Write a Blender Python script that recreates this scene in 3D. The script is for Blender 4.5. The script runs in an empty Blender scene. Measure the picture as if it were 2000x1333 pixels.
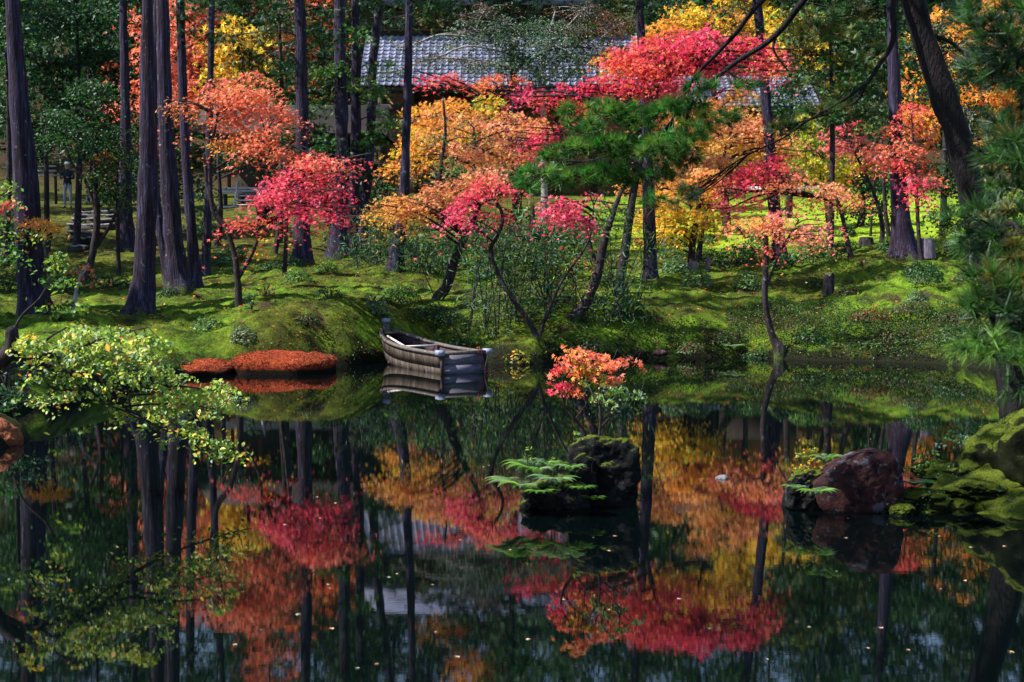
import bpy, bmesh, math, random, zlib
import numpy as np
from mathutils import Vector, Matrix

# ------------------------------------------------------------------ camera, sky, sun, exposure
C = bpy.context.scene
COL = C.collection
FPX, HY, CH = 2778.0, 484.0, 2.35          # focal length in photo pixels, horizon row, camera height
TH = math.atan((666.5 - HY) / FPX)
cam_d = bpy.data.cameras.new('camera'); cam = bpy.data.objects.new('camera', cam_d); COL.objects.link(cam)
cam.location = (0, 0, CH); cam.rotation_euler = (math.pi/2 - TH, 0, 0)
cam_d.sensor_width = 36; cam_d.lens = 36 * FPX / 2000; cam_d.clip_end = 1000; cam_d.clip_start = 0.05
cam_d.dof.use_dof = True; cam_d.dof.focus_distance = 21; cam_d.dof.aperture_fstop = 6.3
C.camera = cam
SUN_EL, SUN_AZ = math.radians(50), math.radians(-102)      # azimuth from +Y, negative = left of the view
w = bpy.data.worlds.new('World'); C.world = w; w.use_nodes = True
nt = w.node_tree; bg = nt.nodes['Background']
sky = nt.nodes.new('ShaderNodeTexSky'); sky.sky_type = 'NISHITA'; sky.sun_disc = False
sky.sun_elevation = SUN_EL; sky.sun_rotation = SUN_AZ; sky.air_density = 1.0; sky.dust_density = 0.4; sky.ozone_density = 1.5
nt.links.new(sky.outputs[0], bg.inputs[0]); bg.inputs[1].default_value = 0.090
sd = bpy.data.lights.new('sun', 'SUN'); sd.energy = 4.5; sd.angle = math.radians(0.5); sd.color = (1.0, 0.94, 0.84)
so = bpy.data.objects.new('sun', sd); COL.objects.link(so)
sdir = Vector((math.sin(SUN_AZ)*math.cos(SUN_EL), math.cos(SUN_AZ)*math.cos(SUN_EL), math.sin(SUN_EL)))
so.rotation_euler = sdir.to_track_quat('Z', 'Y').to_euler(); so.location = (0, 0, 40)
C.view_settings.view_transform = 'Standard'; C.view_settings.look = 'None'
C.view_settings.exposure = 1.45; C.view_settings.gamma = 1; C.view_settings.use_curve_mapping = False
C.render.engine = 'CYCLES'
C.cycles.max_bounces = 6; C.cycles.transparent_max_bounces = 4
C.cycles.diffuse_bounces = 3; C.cycles.glossy_bounces = 3; C.cycles.transmission_bounces = 3

rng = np.random.default_rng(7)
random.seed(7)
CT, ST = math.cos(TH), math.sin(TH)
def P(px, py, D):
    """pixel of the photograph at depth D (metres along +Y) -> world point"""
    a = (px - 1000) / FPX; b = (666.5 - py) / FPX
    d = np.array([a, CT + b*ST, -ST + b*CT]); d = d * (D / d[1])
    return np.array([d[0], d[1], CH + d[2]])
def M(D): return D / FPX

# ------------------------------------------------------------------ noise
def _h(ix, iy, iz):
    n = (ix*374761393 + iy*668265263 + iz*2147483647 + 1274126177) & 0xffffffff
    n = ((n ^ (n >> 13)) * 1274126177) & 0xffffffff
    return ((n ^ (n >> 16)) & 0xffff) / 65535.0
def noise3(p):
    p = np.asarray(p, float); i = np.floor(p).astype(np.int64); f = p - i; f = f*f*(3-2*f)
    r = 0
    for dx in (0, 1):
        for dy in (0, 1):
            for dz in (0, 1):
                wgt = (f[:, 0] if dx else 1-f[:, 0])*(f[:, 1] if dy else 1-f[:, 1])*(f[:, 2] if dz else 1-f[:, 2])
                r = r + wgt*_h(i[:, 0]+dx, i[:, 1]+dy, i[:, 2]+dz)
    return r*2-1
def fbm(p, oct=4):
    p = np.asarray(p, float); r = 0; a = 1; s = 0
    for k in range(oct):
        r = r + a*noise3(p + k*17.3); s += a; a *= .5; p = p*2.03
    return r/s

# ------------------------------------------------------------------ mesh + object helpers
def mesh(name, V, Fs, mat, smooth=False, cols=None):
    me = bpy.data.meshes.new(name)
    V = np.asarray(V, np.float32).reshape(-1, 3)
    if not isinstance(Fs, (list, tuple)) or (len(Fs) and not hasattr(Fs[0], 'shape')): Fs = [np.asarray(Fs)]
    Fs = [np.asarray(f, np.int32) for f in Fs if len(f)]
    me.vertices.add(len(V)); me.vertices.foreach_set('co', V.ravel())
    idx = np.concatenate([f.ravel() for f in Fs]); tot = np.concatenate([np.full(len(f), f.shape[1], np.int32) for f in Fs])
    st = np.concatenate([[0], np.cumsum(tot)[:-1]]).astype(np.int32)
    me.loops.add(len(idx)); me.loops.foreach_set('vertex_index', idx)
    me.polygons.add(len(tot)); me.polygons.foreach_set('loop_start', st); me.polygons.foreach_set('loop_total', tot)
    if smooth: me.polygons.foreach_set('use_smooth', np.ones(len(tot), bool))
    if cols is not None:
        ca = me.color_attributes.new('leafcol', 'FLOAT_COLOR', 'POINT')
        c4 = np.ones((len(V), 4), np.float32); c4[:, :3] = cols; ca.data.foreach_set('color', c4.ravel())
    me.update(calc_edges=True); me.validate()
    if mat: me.materials.append(mat)
    return me
def obj(name, me, parent=None, kind=None):
    o = bpy.data.objects.new(name, me); COL.objects.link(o)
    if parent is not None: o.parent = parent
    if kind: o['kind'] = kind
    return o
def tag(o, label=None, cat=None, group=None, kind=None):
    if label: o['label'] = label
    if cat: o['category'] = cat
    if group: o['group'] = group
    if kind: o['kind'] = kind
    return o
def thing(name, label, cat, loc, group=None):
    o = bpy.data.objects.new(name, None); COL.objects.link(o); o.location = tuple(float(v) for v in loc)
    o.empty_display_size = .2
    return tag(o, label, cat, group)
def part(name, V, Fs, mat, root, smooth=False, cols=None, kind=None, parent=None):
    """V in world space; child of root (an Empty without rotation)"""
    base = np.array(root.location)
    me = mesh(name, np.asarray(V, float).reshape(-1, 3) - base, Fs, mat, smooth, cols)
    return obj(name, me, parent or root, kind)
class MB:
    def __init__(s): s.V = []; s.F3 = []; s.F4 = []; s.n = 0; s.Cc = []
    def add(s, V, F3=None, F4=None, col=None):
        V = np.asarray(V, float).reshape(-1, 3); s.V.append(V)
        if F3 is not None and len(F3): s.F3.append(np.asarray(F3)+s.n)
        if F4 is not None and len(F4): s.F4.append(np.asarray(F4)+s.n)
        if col is not None: s.Cc.append(np.broadcast_to(col, (len(V), 3)))
        s.n += len(V)
    def out(s):
        F = []
        if s.F3: F.append(np.concatenate(s.F3))
        if s.F4: F.append(np.concatenate(s.F4))
        return np.concatenate(s.V), F
    def cols(s): return np.concatenate(s.Cc) if s.Cc else None
    def box(s, c, size, rz=0, rx=0, col=None):
        h = np.array(size)/2
        v = np.array([[x, y, z] for x in (-1, 1) for y in (-1, 1) for z in (-1, 1)])*h
        if rx: ca, sa = math.cos(rx), math.sin(rx); v = v @ np.array([[1, 0, 0], [0, ca, sa], [0, -sa, ca]])
        if rz: ca, sa = math.cos(rz), math.sin(rz); v = v @ np.array([[ca, sa, 0], [-sa, ca, 0], [0, 0, 1]])
        s.add(v+np.array(c), F4=[[0, 1, 3, 2], [4, 6, 7, 5], [0, 4, 5, 1], [2, 3, 7, 6], [0, 2, 6, 4], [1, 5, 7, 3]], col=col)
    def tube(s, pts, rad, seg=8, cap=True, rough=0, flute=0):
        pts = np.asarray(pts, float); n = len(pts); rad = np.broadcast_to(rad, n)
        d = np.gradient(pts, axis=0); d /= np.linalg.norm(d, axis=1)[:, None]+1e-9
        ref = np.array([0.0, 0, 1]) if abs(d[0][2]) < .9 else np.array([1.0, 0, 0])
        u = np.cross(d, ref); u /= np.linalg.norm(u, axis=1)[:, None]+1e-9; v = np.cross(d, u)
        a = np.linspace(0, 2*math.pi, seg, endpoint=False)
        R = rad[:, None]*np.ones(seg)[None]
        if flute: R = R*(1+flute*np.sin(a*7+1.3)[None]+flute*.6*np.sin(a*11+np.linspace(0, 2, n)[:, None]))
        V = pts[:, None]+R[..., None]*(np.cos(a)[None, :, None]*u[:, None]+np.sin(a)[None, :, None]*v[:, None])
        V = V.reshape(-1, 3)
        if rough: V = V + rough*rad.repeat(seg)[:, None]*np.stack([noise3(V*4+k*9) for k in range(3)], 1)
        i = np.arange(n-1)[:, None]*seg+np.arange(seg)[None]; j = np.arange(n-1)[:, None]*seg+(np.arange(seg)+1)[None] % seg
        F = np.stack([i, j, j+seg, i+seg], -1).reshape(-1, 4)
        k = len(V); F3 = []
        if cap:
            V = np.concatenate([V, pts[:1], pts[-1:]])
            for q in range(seg):
                F3.append([k, (q+1) % seg, q]); F3.append([k+1, (n-1)*seg+q, (n-1)*seg+(q+1) % seg])
        s.add(V, F3=F3 if F3 else None, F4=F)
def spline(pts, n):
    """Catmull-Rom through control points"""
    p = np.asarray(pts, float)
    if len(p) == 2: t = np.linspace(0, 1, n)[:, None]; return p[0]*(1-t)+p[1]*t
    p = np.concatenate([[2*p[0]-p[1]], p, [2*p[-1]-p[-2]]]); m = len(p)-3
    out = []
    for t in np.linspace(0, m-1e-6, n):
        i = int(t); f = t-i; a, b, c, d = p[i:i+4]
        out.append(.5*(2*b+(c-a)*f+(2*a-5*b+4*c-d)*f*f+(3*b-a-3*c+d)*f**3))
    return np.array(out)

# ------------------------------------------------------------------ materials
def newmat(name):
    m = bpy.data.materials.new(name); m.use_nodes = True
    return m, m.node_tree.nodes, m.node_tree.links, m.node_tree.nodes['Principled BSDF']
def ramp(n, stops):
    r = n.new('ShaderNodeValToRGB'); e = r.color_ramp.elements
    while len(e) > 1: e.remove(e[0])
    e[0].position = stops[0][0]; e[0].color = (*stops[0][1], 1)
    for p_, c_ in stops[1:]:
        x = e.new(p_); x.color = (*c_, 1)
    return r
def surf(name, stops, scale=(1, 1, 1), nscale=4, rough=.85, bump=.4, bdist=.02, detail=6, spec=.3, obj_=True, distort=0.0, bscale=None):
    m, n, l, b = newmat(name)
    tc = n.new('ShaderNodeTexCoord'); mp = n.new('ShaderNodeMapping'); mp.inputs['Scale'].default_value = scale
    l.new(tc.outputs['Object'], mp.inputs[0])
    no = n.new('ShaderNodeTexNoise'); no.inputs['Scale'].default_value = nscale; no.inputs['Detail'].default_value = detail
    no.inputs['Roughness'].default_value = .62; no.inputs['Distortion'].default_value = distort
    l.new(mp.outputs[0], no.inputs[0]); r = ramp(n, stops); l.new(no.outputs[0], r.inputs[0]); l.new(r.outputs[0], b.inputs['Base Color'])
    b.inputs['Roughness'].default_value = rough; b.inputs['Specular IOR Level'].default_value = spec
    no2 = n.new('ShaderNodeTexNoise'); no2.inputs['Scale'].default_value = bscale or nscale*3; no2.inputs['Detail'].default_value = 5
    l.new(mp.outputs[0], no2.inputs[0])
    bu = n.new('ShaderNodeBump'); bu.inputs['Strength'].default_value = bump; bu.inputs['Distance'].default_value = bdist
    l.new(no2.outputs[0], bu.inputs['Height']); l.new(bu.outputs[0], b.inputs['Normal'])
    return m
def leafmat(name, trans=.5, rough=.45, gloss=.08):
    m = bpy.data.materials.new(name); m.use_nodes = True; n = m.node_tree.nodes; l = m.node_tree.links
    n.clear(); out = n.new('ShaderNodeOutputMaterial')
    at = n.new('ShaderNodeAttribute'); at.attribute_name = 'leafcol'
    d = n.new('ShaderNodeBsdfDiffuse'); t = n.new('ShaderNodeBsdfTranslucent'); g = n.new('ShaderNodeBsdfGlossy')
    g.inputs['Roughness'].default_value = rough; g.inputs['Color'].default_value = (.8, .85, .95, 1)
    l.new(at.outputs['Color'], d.inputs[0]); l.new(at.outputs['Color'], t.inputs[0])
    m1 = n.new('ShaderNodeMixShader'); m1.inputs[0].default_value = trans; l.new(d.outputs[0], m1.inputs[1]); l.new(t.outputs[0], m1.inputs[2])
    m2 = n.new('ShaderNodeMixShader'); m2.inputs[0].default_value = gloss; l.new(m1.outputs[0], m2.inputs[1]); l.new(g.outputs[0], m2.inputs[2])
    l.new(m2.outputs[0], out.inputs[0]); return m
MAPLE = leafmat('maple_leaf', .5, .6, .015); EVERG = leafmat('evergreen_leaf', .25, .55, .02)
BROAD = leafmat('broad_leaf', .45, .5, .025); NEEDLE = leafmat('pine_needle', .3, .5, .03); MOSSLEAF = leafmat('moss_tuft', .35, .8, .01)
BARK = surf('cedar_bark', [(.32, (.005, .004, .010)), (.5, (.022, .015, .026)), (.62, (.042, .038, .070)), (.78, (.13, .135, .20))], (9, 9, .7), 2.2, .9, 1.0, .035, 8, .2)
BARKD = surf('dark_bark', [(.35, (.010, .008, .010)), (.6, (.035, .026, .026)), (.75, (.09, .08, .08))], (5, 5, 2), 3, .9, .9, .02, 6, .2)
BARKP = surf('pine_bark', [(.35, (.003, .003, .004)), (.6, (.014, .011, .014))], (4, 4, 1.5), 3, .9, 1.0, .03, 6, .2)
BARKW = surf('pale_bark', [(.35, (.10, .09, .10)), (.6, (.32, .30, .31))], (4, 4, 2), 3, .9, .5, .01, 6, .2)

def enrich(m):
    n, l = m.node_tree.nodes, m.node_tree.links; b = n['Principled BSDF']; old = b.inputs['Base Color'].links[0].from_socket; tc = n.new('ShaderNodeTexCoord')
    mp = n.new('ShaderNodeMapping'); mp.inputs['Scale'].default_value = (1.5, 1.5, .35); l.new(tc.outputs['Object'], mp.inputs[0])
    a = n.new('ShaderNodeTexNoise'); a.inputs['Scale'].default_value = 2.2; a.inputs['Detail'].default_value = 4; l.new(mp.outputs[0], a.inputs[0]); ra = ramp(n, [(.35, (.75, .62, .62)), (.62, (1.1, 1.15, 1.5))]); l.new(a.outputs[0], ra.inputs[0])
    mu = n.new('ShaderNodeMixRGB'); mu.blend_type = 'MULTIPLY'; mu.inputs[0].default_value = 1; l.new(old, mu.inputs[1]); l.new(ra.outputs[0], mu.inputs[2])
    c = n.new('ShaderNodeTexNoise'); c.inputs['Scale'].default_value = 7; c.inputs['Detail'].default_value = 7; c.inputs['Roughness'].default_value = .7; l.new(tc.outputs['Object'], c.inputs[0]); rc = ramp(n, [(.62, (0, 0, 0)), (.66, (.8, .8, .8))]); l.new(c.outputs[0], rc.inputs[0])
    mx = n.new('ShaderNodeMixRGB'); l.new(rc.outputs[0], mx.inputs[0]); l.new(mu.outputs[0], mx.inputs[1]); mx.inputs[2].default_value = (.15, .17, .21, 1)
    sx = n.new('ShaderNodeSeparateXYZ'); l.new(tc.outputs['Object'], sx.inputs[0]); ad = n.new('ShaderNodeMath'); ad.operation = 'MULTIPLY_ADD'; l.new(c.outputs[0], ad.inputs[0]); ad.inputs[1].default_value = -1.6; l.new(sx.outputs['Z'], ad.inputs[2])
    rg = n.new('ShaderNodeMapRange'); rg.inputs[1].default_value = -.72; rg.inputs[2].default_value = -.95; l.new(ad.outputs[0], rg.inputs[0])
    m3 = n.new('ShaderNodeMixRGB'); l.new(rg.outputs[0], m3.inputs[0]); l.new(mx.outputs[0], m3.inputs[1]); m3.inputs[2].default_value = (.045, .075, .008, 1); l.new(m3.outputs[0], b.inputs['Base Color'])
for m_ in (BARK, BARKD): enrich(m_)
def moss_material():
    m, n, l, b = newmat('moss')
    tc = n.new('ShaderNodeTexCoord')
    def noise(s, d=6, ro=.6):
        x = n.new('ShaderNodeTexNoise'); x.inputs['Scale'].default_value = s; x.inputs['Detail'].default_value = d; x.inputs['Roughness'].default_value = ro
        l.new(tc.outputs['Object'], x.inputs[0]); return x
    big = noise(.35, 4); mid = noise(2.3, 6, .65); fine = noise(22, 5, .7)
    r1 = ramp(n, [(.34, (.012, .022, .004)), (.44, (.040, .074, .006)), (.54, (.078, .150, .010)), (.67, (.14, .225, .016))]); l.new(mid.outputs[0], r1.inputs[0])
    r2 = ramp(n, [(.36, (.018, .018, .006)), (.5, (.055, .062, .008)), (.68, (.10, .125, .012))]); l.new(mid.outputs[0], r2.inputs[0])
    rb = ramp(n, [(.46, (0, 0, 0)), (.60, (1, 1, 1))]); l.new(big.outputs[0], rb.inputs[0])
    mx = n.new('ShaderNodeMixRGB'); l.new(r1.outputs[0], mx.inputs[1]); l.new(r2.outputs[0], mx.inputs[2])
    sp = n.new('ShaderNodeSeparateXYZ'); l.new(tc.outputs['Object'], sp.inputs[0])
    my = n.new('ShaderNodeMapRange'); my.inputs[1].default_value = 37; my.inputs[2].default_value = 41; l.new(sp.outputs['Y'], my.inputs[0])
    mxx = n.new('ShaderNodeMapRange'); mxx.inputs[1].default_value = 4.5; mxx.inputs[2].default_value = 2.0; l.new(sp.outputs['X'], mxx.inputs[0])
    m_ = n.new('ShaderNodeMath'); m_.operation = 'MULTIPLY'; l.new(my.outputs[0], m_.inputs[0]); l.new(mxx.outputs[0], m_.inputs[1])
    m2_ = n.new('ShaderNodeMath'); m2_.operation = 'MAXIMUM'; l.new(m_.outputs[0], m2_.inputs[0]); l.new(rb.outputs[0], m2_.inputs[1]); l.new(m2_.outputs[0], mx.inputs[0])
    # bare earth patches
    e = noise(1.1, 7, .7); re = ramp(n, [(.57, (0, 0, 0)), (.64, (1, 1, 1))]); l.new(e.outputs[0], re.inputs[0])
    mx2 = n.new('ShaderNodeMixRGB'); l.new(re.outputs[0], mx2.inputs[0]); l.new(mx.outputs[0], mx2.inputs[1]); mx2.inputs[2].default_value = (.040, .026, .016, 1)
    sx = n.new('ShaderNodeSeparateXYZ'); l.new(tc.outputs['Object'], sx.inputs[0])
    mr = n.new('ShaderNodeMapRange'); mr.inputs[1].default_value = 62; mr.inputs[2].default_value = 70; l.new(sx.outputs['Y'], mr.inputs[0])
    mh = n.new('ShaderNodeMixRGB'); l.new(mr.outputs[0], mh.inputs[0]); l.new(mx2.outputs[0], mh.inputs[1]); mh.inputs[2].default_value = (.035, .024, .012, 1); mx2 = mh
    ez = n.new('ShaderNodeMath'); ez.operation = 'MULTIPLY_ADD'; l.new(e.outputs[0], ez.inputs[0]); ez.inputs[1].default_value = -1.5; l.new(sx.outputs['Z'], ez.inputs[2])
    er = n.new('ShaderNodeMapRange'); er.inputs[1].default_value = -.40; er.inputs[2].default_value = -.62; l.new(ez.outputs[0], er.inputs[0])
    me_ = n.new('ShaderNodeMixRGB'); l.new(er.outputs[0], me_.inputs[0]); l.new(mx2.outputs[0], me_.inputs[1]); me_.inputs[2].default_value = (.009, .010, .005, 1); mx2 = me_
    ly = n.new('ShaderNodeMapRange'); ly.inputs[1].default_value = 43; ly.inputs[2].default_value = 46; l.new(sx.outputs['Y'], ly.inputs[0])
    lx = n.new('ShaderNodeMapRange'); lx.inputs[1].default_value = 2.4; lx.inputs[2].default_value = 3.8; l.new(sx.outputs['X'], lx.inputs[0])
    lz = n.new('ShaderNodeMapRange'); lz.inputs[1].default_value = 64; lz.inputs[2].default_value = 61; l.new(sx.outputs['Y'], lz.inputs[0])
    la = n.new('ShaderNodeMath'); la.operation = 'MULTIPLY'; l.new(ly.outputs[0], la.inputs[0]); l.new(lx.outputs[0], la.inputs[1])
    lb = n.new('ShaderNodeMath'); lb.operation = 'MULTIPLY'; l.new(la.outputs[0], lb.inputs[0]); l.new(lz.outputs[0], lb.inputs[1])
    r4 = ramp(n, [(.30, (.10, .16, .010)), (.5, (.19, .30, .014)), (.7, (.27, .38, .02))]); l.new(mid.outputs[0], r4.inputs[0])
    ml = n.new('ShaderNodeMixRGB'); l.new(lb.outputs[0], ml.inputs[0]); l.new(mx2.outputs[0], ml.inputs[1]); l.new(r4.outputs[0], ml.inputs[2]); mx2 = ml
    rf = ramp(n, [(.3, (.55, .55, .55)), (.7, (1.35, 1.35, 1.35))]); l.new(fine.outputs[0], rf.inputs[0])
    mu = n.new('ShaderNodeMixRGB'); mu.blend_type = 'MULTIPLY'; mu.inputs[0].default_value = 1; l.new(mx2.outputs[0], mu.inputs[1]); l.new(rf.outputs[0], mu.inputs[2])
    l.new(mu.outputs[0], b.inputs['Base Color']); b.inputs['Roughness'].default_value = .95; b.inputs['Specular IOR Level'].default_value = .1
    bu = n.new('ShaderNodeBump'); bu.inputs['Strength'].default_value = .9; bu.inputs['Distance'].default_value = .04; l.new(fine.outputs[0], bu.inputs['Height'])
    bu2 = n.new('ShaderNodeBump'); bu2.inputs['Strength'].default_value = .7; bu2.inputs['Distance'].default_value = .12; l.new(mid.outputs[0], bu2.inputs['Height']); l.new(bu.outputs[0], bu2.inputs['Normal'])
    l.new(bu2.outputs[0], b.inputs['Normal']); return m
MOSS = moss_material()
def rock_material(name, dark, lite, lichen, moss=True, mt=.55):
    m, n, l, b = newmat(name); tc = n.new('ShaderNodeTexCoord'); ge = n.new('ShaderNodeNewGeometry')
    def noise(s, d=6, ro=.6):
        x = n.new('ShaderNodeTexNoise'); x.inputs['Scale'].default_value = s; x.inputs['Detail'].default_value = d; x.inputs['Roughness'].default_value = ro
        l.new(tc.outputs['Object'], x.inputs[0]); return x
    a = noise(9); r = ramp(n, [(.35, dark), (.6, lite)]); l.new(a.outputs[0], r.inputs[0])
    li = noise(8, 7, .65); rl = ramp(n, [(.56, (0, 0, 0)), (.62, (1, 1, 1))]); l.new(li.outputs[0], rl.inputs[0])
    mx = n.new('ShaderNodeMixRGB'); l.new(rl.outputs[0], mx.inputs[0]); l.new(r.outputs[0], mx.inputs[1]); mx.inputs[2].default_value = (*lichen, 1)
    last = mx
    if moss:
        sx = n.new('ShaderNodeSeparateXYZ'); l.new(ge.outputs['Normal'], sx.inputs[0])
        ad = n.new('ShaderNodeMath'); ad.operation = 'MULTIPLY_ADD'; l.new(a.outputs[0], ad.inputs[0]); ad.inputs[1].default_value = .9; l.new(sx.outputs['Z'], ad.inputs[2])
        rm = ramp(n, [(mt+.45, (0, 0, 0)), (min(1, mt+.57), (1, 1, 1))])
        mm = n.new('ShaderNodeMath'); mm.operation = 'MULTIPLY'; mm.inputs[1].default_value = .75; l.new(ad.outputs[0], mm.inputs[0]); l.new(mm.outputs[0], rm.inputs[0])
        f = noise(60, 4); rg = ramp(n, [(.3, (.015, .024, .004)), (.65, (.085, .11, .012))]); l.new(f.outputs[0], rg.inputs[0])
        m3 = n.new('ShaderNodeMixRGB'); l.new(rm.outputs[0], m3.inputs[0]); l.new(mx.outputs[0], m3.inputs[1]); l.new(rg.outputs[0], m3.inputs[2]); last = m3
    l.new(last.outputs[0], b.inputs['Base Color']); b.inputs['Roughness'].default_value = .85; b.inputs['Specular IOR Level'].default_value = .06
    bu = n.new('ShaderNodeBump'); bu.inputs['Strength'].default_value = .8; bu.inputs['Distance'].default_value = .02
    c = noise(30, 8, .7); l.new(c.outputs[0], bu.inputs['Height']); l.new(bu.outputs[0], b.inputs['Normal']); return m
ROCKD = rock_material('dark_mossy_rock', (.004, .004, .005), (.013, .013, .014), (.026, .028, .032), True, .27)
ROCKR = rock_material('lichen_rock', (.010, .007, .010), (.045, .018, .018), (.080, .080, .105), False)
ROCKG = rock_material('grey_stone', (.08, .08, .09), (.2, .2, .22), (.3, .3, .3), False)
BANKM = rock_material('bank_moss', (.004, .005, .003), (.010, .012, .004), (.012, .015, .006), True, .16)
def water_material():
    m, n, l, b = newmat('pond_water'); tc = n.new('ShaderNodeTexCoord')
    b.inputs['Base Color'].default_value = (.0006, .0018, .0020, 1); b.inputs['Roughness'].default_value = .015; b.inputs['IOR'].default_value = 1.6
    b.inputs['Specular IOR Level'].default_value = .5
    hs = []
    for sc, s, d in (((1.2, 5.5, 1), 2.2, 3), ((.35, .9, 1), 1.3, 2), ((3, 14, 1), 3.0, 2)):
        mp = n.new('ShaderNodeMapping'); mp.inputs['Scale'].default_value = sc; l.new(tc.outputs['Object'], mp.inputs[0])
        x = n.new('ShaderNodeTexNoise'); x.inputs['Scale'].default_value = s; x.inputs['Detail'].default_value = d; l.new(mp.outputs[0], x.inputs[0]); hs.append(x)
    last = None
    for x, dist in zip(hs, (.00007, .00022, .00004)):
        bu = n.new('ShaderNodeBump'); bu.inputs['Strength'].default_value = 1; bu.inputs['Distance'].default_value = dist; l.new(x.outputs[0], bu.inputs['Height'])
        if last: l.new(last.outputs[0], bu.inputs['Normal'])
        last = bu
    l.new(last.outputs[0], b.inputs['Normal']); return m
WATER = water_material()
WOODP = surf('weathered_pale_wood', [(.3, (.30, .28, .30)), (.7, (.55, .53, .56))], (2, 2, 2), 6, .7, .3, .005)
WOODB = surf('brown_timber', [(.3, (.045, .018, .010)), (.7, (.13, .05, .025))], (3, 3, .6), 5, .75, .3, .005)
WOODD = surf('dark_timber', [(.3, (.012, .009, .009)), (.7, (.035, .025, .022))], (3, 3, .6), 5, .8, .3, .005)
PLAST = surf('pale_plaster', [(.3, (.40, .42, .45)), (.7, (.58, .60, .62))], (1, 1, 1), 4, .9, .2, .005)
OCHRE = surf('ochre_wall', [(.3, (.10, .05, .03)), (.7, (.17, .085, .045))], (1, 1, 1), 2, .9, .2, .005)
TILE = surf('roof_tile', [(.3, (.07, .08, .13)), (.7, (.17, .19, .30))], (1, 1, 1), 1.3, .6, .25, .006, spec=.4)
STEPM = surf('step_log', [(.40, (.03, .028, .032)), (.66, (.26, .26, .30))], (2, 8, 8), 3, .8, .4, .01)
BOATO = surf('boat_wood_weathered', [(.30, (.010, .006, .005)), (.44, (.030, .019, .012)), (.56, (.055, .042, .033)), (.74, (.15, .125, .125))], (5, 5, .9), 2.4, .75, .5, .006, 7, distort=.3)
BOATT = surf('boat_transom_wood', [(.3, (.055, .05, .07)), (.55, (.13, .125, .17)), (.75, (.30, .29, .38))], (1.2, 1.2, 9), 3, .7, .5, .005, 7)
BOATI = surf('boat_inside_wood', [(.3, (.018, .010, .016)), (.7, (.06, .035, .045))], (2, 2, 6), 3, .8, .3, .005)
GUNW = surf('gunwale_wood', [(.3, (.035, .028, .026)), (.6, (.11, .095, .09)), (.75, (.26, .25, .27))], (6, 6, 6), 3, .75, .4, .004)
CAPM = surf('metal_cap', [(.3, (.10, .12, .19)), (.7, (.30, .34, .46))], (3, 3, 3), 4, .45, .2, .003)
OARM = surf('pole_wood', [(.3, (.42, .36, .34)), (.7, (.6, .55, .5))], (3, 3, 3), 4, .6, .2, .003)
ROPER = surf('red_rope', [(.3, (.16, .02, .03)), (.7, (.3, .05, .06))], (9, 9, 9), 9, .8, .4, .003)
ROPEY = surf('straw_rope', [(.3, (.22, .19, .07)), (.7, (.36, .32, .14))], (9, 9, 9), 9, .8, .4, .003)
STUMP = surf('stump_wood', [(.3, (.04, .03, .045)), (.55, (.14, .12, .17)), (.75, (.3, .28, .36))], (7, 7, .8), 3, .85, .7, .02)
EARTH = surf('path_earth', [(.3, (.16, .15, .06)), (.7, (.34, .31, .2))], (1, 1, 1), 5, .95, .4, .01)

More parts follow.
